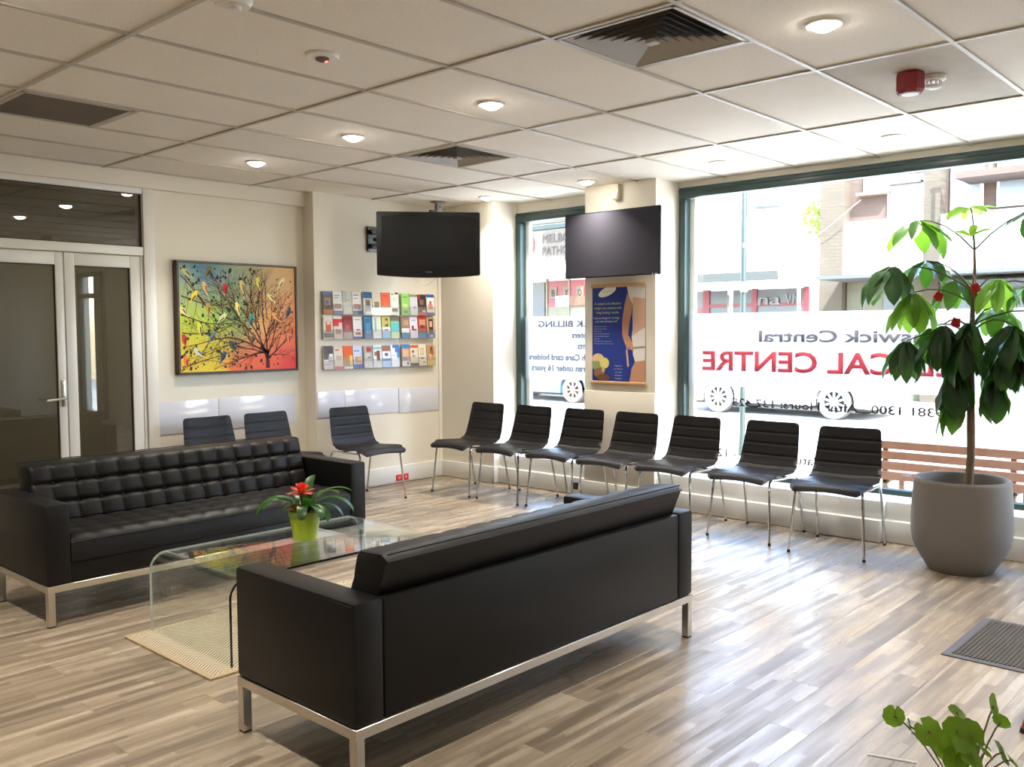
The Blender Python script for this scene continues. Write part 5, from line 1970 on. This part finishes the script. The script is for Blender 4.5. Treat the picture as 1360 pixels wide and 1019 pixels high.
# acrylic sign stand cut off by the lower edge
sp0 = at_px(1152, 1003, 1.42)
t = thing('acrylic_card_stand', 'clear acrylic card stand corner at the bottom edge beside the small plant', 'card stand', (sp0.x, sp0.y, 0.63), R(-72))
hh = sp0.z - 0.63
bx('back_sheet', M['acrylic'], 0, 0.07, -0.002, 0.002, 0, hh, t, smooth=False)
bx('front_sheet', M['acrylic'], 0, 0.07, -0.055, -0.052, 0, hh - 0.02, t, smooth=False)
bx('card', flat((222, 222, 218)), 0.006, 0.066, -0.05, -0.047, 0.005, hh - 0.028, t, smooth=False)
bx('foot', M['acrylic'], 0, 0.07, -0.055, 0.0, 0, 0.004, t, smooth=False)
bx('bright_edge', flat((240, 240, 240)), 0, 0.07, -0.003, 0.003, hh, hh + 0.0025, t, smooth=False)  # white strip paints the glint along the clear sheet's top edge

# ------------------------------------------------------------ the street
struct(bx('footpath_near', M['paving'], 4.95, 8.8, -25, 40, -0.4, -0.12, smooth=False), 'sunlit footpath outside the windows')
struct(bx('road', M['road'], 8.8, 17.6, -25, 60, -0.6, -0.35, smooth=False), 'street between the shops')
struct(bx('kerb_near', M['kerb'], 8.8, 8.95, -25, 40, -0.36, -0.115, bev=0.01), 'near kerb')
struct(bx('footpath_far', M['paving'], 17.6, 30, -25, 60, -0.5, -0.25, smooth=False), 'far footpath')
struct(bx('road_line', M['redline'], 15.0, 15.07, -12, 3.3, -0.351, -0.347, smooth=False), 'red painted road line')

# bench
t = thing('street_bench', 'slatted timber street bench outside the wide window behind the grey pot', 'bench', (5.4, -1.35, -0.12))
for k in range(4):
    z = 0.665 - k * 0.078
    b = MB()
    b.box(-0.012, 0.012, -1.0, 1.06, z - 0.031, z + 0.031, 0.004, 1, Matrix.Translation((-k * 0.012 + 0.0, 0, 0)))
    b.build('slat', M['benchw'], t)
for k in range(4):
    b = MB()
    b.box(0.06 + k * 0.095, 0.145 + k * 0.095, -1.0, 1.06, 0.40, 0.43, 0.004, 1)
    b.build('slat', M['benchw'], t)
for yy in (-0.85, 0.0, 0.9):
    b = MB()
    b.box(0.02, 0.06, yy - 0.02, yy + 0.02, 0.0, 0.69, 0.003)
    b.box(0.38, 0.42, yy - 0.02, yy + 0.02, 0.0, 0.40, 0.003)
    b.box(0.02, 0.42, yy - 0.02, yy + 0.02, 0.36, 0.40, 0.003)
    b.build('support', M['benchw'], t)

# street pole
t = thing('street_pole', 'green street pole outside the wide window, in front of the white car', 'pole', (8.45, 2.405, -0.12))
MB().tube([(0, 0, 0), (0, 0, 0.25), (0, 0, 2.6), (0, 0, 7.0)], [0.055, 0.034, 0.034, 0.034], 14).build('shaft', M['pole'], t)
MB().tube([(0, 0, 2.55), (0, 0, 2.62)], 0.04, 14).build('collar', M['greyband'], t)
bx('small_plate', M['render'], -0.05, -0.037, -0.075, 0.02, 2.02, 2.14, t, bev=0.004)


# cars (local: length along y, wheels on z=0)
def wheel(t, y, x, rad, m_alloy, spokes):
    w = bpy.data.objects.new('wheel', None)
    b = MB()
    b.lathe([(rad * 0.66, -0.09), (rad * 0.95, -0.095), (rad, -0.07), (rad, 0.07), (rad * 0.95, 0.095), (rad * 0.66, 0.09)], 32)
    wo = b.build('wheel', M['tyre'], t)
    wo.location = (x, y, rad)
    wo.rotation_euler = (0, R(90), 0)
    sgn = -1
    b = MB()
    b.lathe([(rad * 0.70, -0.085), (rad * 0.66, -0.092), (rad * 0.62, -0.085), (rad * 0.62, -0.02)], 32)
    for k in range(spokes):
        b.box(rad * 0.08, rad * 0.64, -rad * 0.055, rad * 0.055, -0.085, -0.06, 0.005, 1, Matrix.Rotation(2 * pi * k / spokes, 4, 'Z'))
    b.lathe([(0, -0.095), (rad * 0.13, -0.09), (rad * 0.15, -0.06)], 16)
    b.build('rim', m_alloy, wo)
    b = MB()
    b.lathe([(rad * 0.64, 0.0), (0.0, 0.0)], 24)
    b.build('brake_disc', M['arch'], wo)


def make_car(label, loc, paint, alloy, L_, W2, hood, roof, wb0, wb1, rad, spokes, rz=0.0):
    t = thing('parked_car', label, 'car', loc, rz)
    # side outline (y, z), front towards -y
    o = [(0.02, 0.42), (0.0, 0.62), (0.10, hood - 0.10), (0.35, hood - 0.03), (1.05, hood), (1.35, hood + 0.06), (2.0, roof - 0.06), (2.5, roof), (3.3, roof - 0.01), (3.9, roof - 0.10),
         (4.25, hood + 0.1), (4.42, hood - 0.05), (4.5, 0.75), (4.48, 0.42), (4.40, 0.24)]
    sc = L_ / 4.5

    def arch(yc):
        return [(yc + (rad + 0.07) * cos(a), rad + (rad + 0.07) * sin(a)) for a in [-0.22 + (pi + 0.44) * k / 12 for k in range(13)]]
    low = [(4.40 * sc, 0.24)]
    for yc in (wb1, wb0):
        low += [(y_, max(0.22, z_)) for y_, z_ in arch(yc)]
    low += [(0.1, 0.24)]
    prof_ = [(y_ * sc, z_) for y_, z_ in o[:-1]] + low
    b = MB()
    n = len(prof_)
    rings = []
    for xf_, ins in [(-W2, 0.0), (-W2 + 0.12, 1.0), (W2 - 0.12, 1.0), (W2, 0.0)]:
        ring = []
        for (y_, z_) in prof_:
            xx = xf_
            if z_ > hood - 0.02:
                k = (z_ - hood) / max(0.01, roof - hood)
                xx = xf_ * (1 - 0.20 * max(0, k))
            dz = -0.035 * (1 - ins) if z_ > hood - 0.12 else 0
            ring.append(b.bm.verts.new((xx, y_ , z_ + dz)))
        rings.append(ring)
    for ra, rb in zip(rings[:-1], rings[1:]):
        for i in range(n):
            j = (i + 1) % n
            b.bm.faces.new((ra[i], ra[j], rb[j], rb[i]))
    b.bm.faces.new(rings[0][::-1])
    b.bm.faces.new(rings[-1])
    bmesh.ops.triangulate(b.bm, faces=[f for f in b.bm.faces if len(f.verts) > 4])
    b.build('body', paint, t, angle=30)
    for sx in (-1, 1):
        for ya, yb, yc, yd in ((1.42, 2.08, 2.55, 2.55), (2.62, 2.62, 3.3, 3.3), (3.37, 3.37, 3.82, 4.08)):
            zt, zb = roof - 0.11, hood + 0.05
            X0 = sx * (W2 * 0.835)
            X1 = sx * (W2 * 1.0)
            bb = MB()
            bb.poly([(X1 * 0.992, ya * sc, zb), (X0 * 1.01, yb * sc, zt), (X0 * 1.01, yc * sc, zt), (X1 * 0.992, yd * sc, zb)], (sx * 0.012, 0, 0.0))
            bb.build('side_window', M['carglass'], t, smooth=False)
    bb = MB()
    bb.poly([(-W2 * 0.86, 1.36 * sc, hood + 0.065), (W2 * 0.86, 1.36 * sc, hood + 0.065), (W2 * 0.78, 1.99 * sc, roof - 0.06), (-W2 * 0.78, 1.99 * sc, roof - 0.06)], (0, -0.012, 0.012))
    bb.build('windscreen', M['carglass'], t, smooth=False)
    bb = MB()
    bb.box(-W2 * 0.9, W2 * 0.9, 4.46 * sc, 4.53 * sc, 0.40, 0.56, 0.02)
    bb.build('bumper', M['arch'], t)
    for sx in (-1, 1):
        bx('tail_lamp', flat((150, 30, 26)), sx * W2 * 0.86 - 0.08, sx * W2 * 0.86 + 0.08, 4.44 * sc, 4.51 * sc, 0.66, 0.84, t, bev=0.01)
        bx('head_lamp', flat((220, 222, 226), 0.2), sx * W2 * 0.82 - 0.12, sx * W2 * 0.82 + 0.12, -0.01, 0.08, 0.60, 0.72, t, bev=0.01)
    ar = MB()
    ar.box(-W2 + 0.10, W2 - 0.10, 0.25, L_ - 0.25, 0.19, 0.40)
    ar.build('underbody', M['arch'], t, smooth=False)
    for sx in (-1, 1):
        for yy in (wb0, wb1):
            wheel(t, yy, sx * (W2 - 0.09), rad, alloy, spokes)
    return t


make_car('white parked car across the street behind the wide window', (16.55, 3.42, -0.35), M['carwhite'], M['alloy'], 4.45, 0.86, 0.98, 1.68, 0.90, 3.46, 0.345, 10)
make_car('blue-grey parked car across the street behind the narrow window', (16.55, 10.02, -0.35), M['carblue'], M['alloy_tan'], 4.45, 0.86, 0.92, 1.45, 0.88, 3.48, 0.325, 8)


# buildings opposite; facades face -x at x = 20
FX = 20.0
t = thing('red_framed_shop', 'low shop across the street with olive awning and red window bars', 'building', (FX, 0, -0.25))
bx('wall', M['render'], 0.02, 4, 6.55, 11.7, 0, 3.05, t, smooth=False)
bx('canopy', M['render'], -1.9, 0.1, 6.72, 11.7, 2.84, 2.90, t, smooth=False)
bx('awning', M['awning'], -1.96, -1.86, 6.72, 11.7, 2.845, 3.06, t, smooth=False)
bx('awning_fascia', M['render'], -1.95, -1.89, 6.72, 11.7, 2.66, 2.84, t, smooth=False)
for ya, yb in ((6.9, 8.2), (8.34, 8.90), (9.03, 9.60), (9.78, 11.5)):
    bx('window_pane', M['shopglass'], -0.01, 0.03, ya, yb, 0.6, 2.72, t, smooth=False)
for yy, w_, mm in ((6.86, .07, 'shopred'), (8.27, .07, 'shopred'), (8.965, .07, 'render'), (9.69, .10, 'shopred'), (11.6, .07, 'shopred')):
    bx('mullion', M[mm], -0.05, 0.03, yy - w_, yy + w_, 0.5, 2.75, t, smooth=False)
bx('transom_bar', M['shopred'], -0.045, 0.02, 6.9, 8.9, 2.29, 2.37, t, smooth=False)
bx('transom_bar', M['shopred'], -0.045, 0.02, 9.0, 9.62, 2.28, 2.36, t, smooth=False)
bx('transom_bar', M['shopred'], -0.045, 0.02, 9.75, 11.6, 2.08, 2.26, t, smooth=False)
lettering('shop_lettering', 'I', flat((84, 84, 84)), (-0.06, 9.05, 2.28), (0, -1, 0), UPV, 0.07, 0.34, t, 'L', 0.01)
lettering('shop_lettering', 'na', flat((84, 84, 84)), (-0.06, 8.17, 2.32), (0, -1, 0), UPV, 0.62, 0.32, t, 'L', 0.01, True)
lettering('shop_lettering', 'VM', flat((84, 84, 84)), (-0.06, 7.42, 2.32), (0, -1, 0), UPV, 0.40, 0.28, t, 'L', 0.01)

t = thing('brick_apartment_block', 'pale brick apartment block across the street behind the umbrella plant', 'building', (FX, 0, -0.25))
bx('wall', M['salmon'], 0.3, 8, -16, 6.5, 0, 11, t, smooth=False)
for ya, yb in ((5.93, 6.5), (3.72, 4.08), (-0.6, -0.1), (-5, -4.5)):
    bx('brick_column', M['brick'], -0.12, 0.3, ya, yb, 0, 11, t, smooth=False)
bx('white_spandrel', M['render'], -0.05, 0.3, -16, 5.95, 2.90, 4.25, t, smooth=False)
bx('soffit', M['greyband'], -1.6, 0.3, -16, 5.95, 2.82, 2.90, t, smooth=False)
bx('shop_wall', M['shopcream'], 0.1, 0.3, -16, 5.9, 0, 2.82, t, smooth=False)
for ya, yb in ((4.4, 5.0), (2.9, 3.6), (0.4, 2.6), (-2.4, -0.8)):
    bx('shop_window', M['shopglass'], 0.06, 0.12, ya, yb, 0.7, 2.5, t, smooth=False)
bx('shop_band', M['shopred'], 0.02, 0.12, -16, 2.7, 1.88, 2.04, t, smooth=False)
bx('grey_awning', M['greyband'], -0.9, 0.1, -16, 3.4, 2.55, 2.72, t, smooth=False)
for ya, yb, za, zb in ((5.05, 5.52, 4.98, 5.6), (3.0, 3.55, 4.4, 6.6), (0.3, 2.6, 4.4, 6.6), (-3, -0.9, 4.4, 6.6), (4.25, 4.95, 4.35, 5.2)):
    f = bx('window_frame', M['render'], 0.22, 0.32, ya - 0.06, yb + 0.06, za - 0.06, zb + 0.06, t, smooth=False)
    bx('pane', M['bluepane'], 0.20, 0.24, ya, yb, za, zb, f, smooth=False)
bx('window_ledge', M['railing'], 0.0, 0.3, 4.95, 5.68, 4.86, 4.93, t, smooth=False)
bx('window_ledge', M['railing'], 0.05, 0.3, 4.2, 4.97, 5.05, 5.10, t, smooth=False)
bx('balcony_slab', M['salmon'], -0.9, 0.3, -4.2, 3.2, 4.88, 5.02, t, smooth=False)
bx('top_rail', M['railing'], -0.9, -0.85, -4.2, 3.2, 5.95, 6.0, t, smooth=False)
for k in range(34):
    yy = 3.15 - k * 0.215
    bx('baluster', M['railing'], -0.89, -0.86, yy - 0.03, yy + 0.03, 5.02, 5.96, t, smooth=False)
MB().tube([(-0.3, 6.49, 3.95), (-0.35, 6.1, 4.2), (-0.4, 5.4, 4.7)], 0.015, 6).build('cable', M['railing'], t)

t = thing('clinic_signboard_shop', 'cream shop across the street with hanging medical signboards', 'building', (FX, 0, -0.25))
bx('wall', M['render'], 0.02, 8, 11.9, 24, 0, 6.6, t, smooth=False)
bx('upper_signboard', flat((66, 61, 54)), -0.12, 0.02, 13.7, 17.6, 5.0, 5.65, t, smooth=False)
bx('sign_divider', M['pole'], -0.14, 0.02, 13.7, 17.6, 4.82, 4.95, t, smooth=False)
bx('signboard', flat((60, 53, 46)), -0.12, 0.02, 13.7, 17.6, 3.82, 4.80, t, smooth=False)
b = MB()
b.poly([(-0.15, 16.02 + 0.27 * cos(2 * pi * k / 28), 4.37 + 0.34 * sin(2 * pi * k / 28)) for k in range(28)], (0.03, 0, 0))
b.build('round_logo', flat((58, 22, 30)), t, smooth=False)
lettering('sign_lettering', 'MELBOURNE', flat((34, 27, 25)), (-0.135, 15.42, 4.40), (0, -1, 0), UPV, 2.0, 0.27, t, 'L', 0.01)
lettering('sign_lettering', 'PATHOLOGY', flat((34, 27, 25)), (-0.135, 15.42, 4.02), (0, -1, 0), UPV, 1.9, 0.27, t, 'L', 0.01)
lettering('sign_lettering', 'Suite 1, 3', flat((28, 26, 25)), (-0.135, 14.98, 5.08), (0, -1, 0), UPV, 0.95, 0.2, t, 'L', 0.01)
b = MB()
b.poly([(-1.6, 13.6, 3.30), (0.05, 13.6, 3.62), (0.05, 17.0, 3.62), (-1.6, 17.0, 3.30)], (0, 0, 0.10))
b.build('awning', M['render'], t, smooth=False)
bx('entry_pier', M['greyband'], -0.05, 0.05, 15.42, 16.9, 0, 3.2, t, smooth=False)
bx('red_shop_window', M['shopred'], -0.04, 0.03, 12.6, 15.28, 2.42, 3.22, t, smooth=False)
bx('shop_panel', M['shopcream'], -0.04, 0.03, 12.6, 15.28, 0.8, 2.42, t, smooth=False)
for yy in (15.32, 14.44, 13.66):
    bx('window_post', M['shopcream'], -0.07, 0.0, yy - 0.03, yy + 0.03, 0.8, 3.3, t, smooth=False)
for i, ch in enumerate('BYO'):
    yy = 15.04 - i * 0.52
    pnl = bx('letter_panel', flat((78, 68, 54)), -0.075, -0.04, yy - 0.13, yy + 0.13, 2.66, 3.02, t, smooth=False)
    lettering('letter', ch, flat((24, 15, 13)), (-0.077, yy, 2.74), (0, -1, 0), UPV, 0.14, 0.2, pnl, 'C', 0.006, True)
bx('orange_sign', flat((80, 52, 36)), -0.10, -0.05, 13.3, 14.4, 2.44, 2.72, t, smooth=False)
bx('white_sign', flat((240, 238, 230)), -0.10, -0.05, 14.42, 14.92, 2.42, 2.74, t, smooth=False)

# street tree beyond the low shop
t = thing('street_tree', 'yellow-green tree showing above the low shop roof', 'tree', (26.0, 8.9, -0.25))
MB().tube([(0, 0, 0), (0.05, 0, 2.5), (0, 0.1, 4.2)], [0.14, 0.11, 0.06], 8).build('trunk', M['trunk'], t)
b = MB()
rt_ = random.Random(9)
for k in range(900):
    while True:
        q = Vector((rt_.uniform(-1, 1), rt_.uniform(-1, 1), rt_.uniform(-1, 1)))
        if q.length < 1:
            break
    q = Vector((q.x * 1.0, q.y * 0.95, q.z * 0.62)) + Vector((0, 0, 5.15))
    a = Vector((rt_.uniform(-1, 1), rt_.uniform(-1, 1), rt_.uniform(-1, 1))).normalized()
    u = a.orthogonal().normalized()
    w = a.cross(u)
    s = rt_.uniform(0.06, 0.12)
    b.poly([q - u * s, q - w * s * 0.5, q + u * s, q + w * s * 0.5])
o = b.build('foliage', M['treeleaf'], t, smooth=False, recalc=False)
o['kind'] = 'stuff'
# street lamp arm over the shop
t = thing('street_lamp_head', 'grey street lamp head on a tall pole behind the green pole', 'street lamp', (17.8, 6.05, -0.25))
MB().tube([(0, 0, 0), (0, 0, 4.3), (-0.15, 0.25, 4.5), (-0.2, 0.5, 4.49)], [0.04, 0.03, 0.025, 0.02], 8).build('arm', M['render'], t)
b = MB()
b.box(-0.28, -0.12, 0.4, 0.95, 4.44, 4.52, 0.02)
b.build('lamp_head', M['greyband'], t)
print('PLANKS', PLANKS)
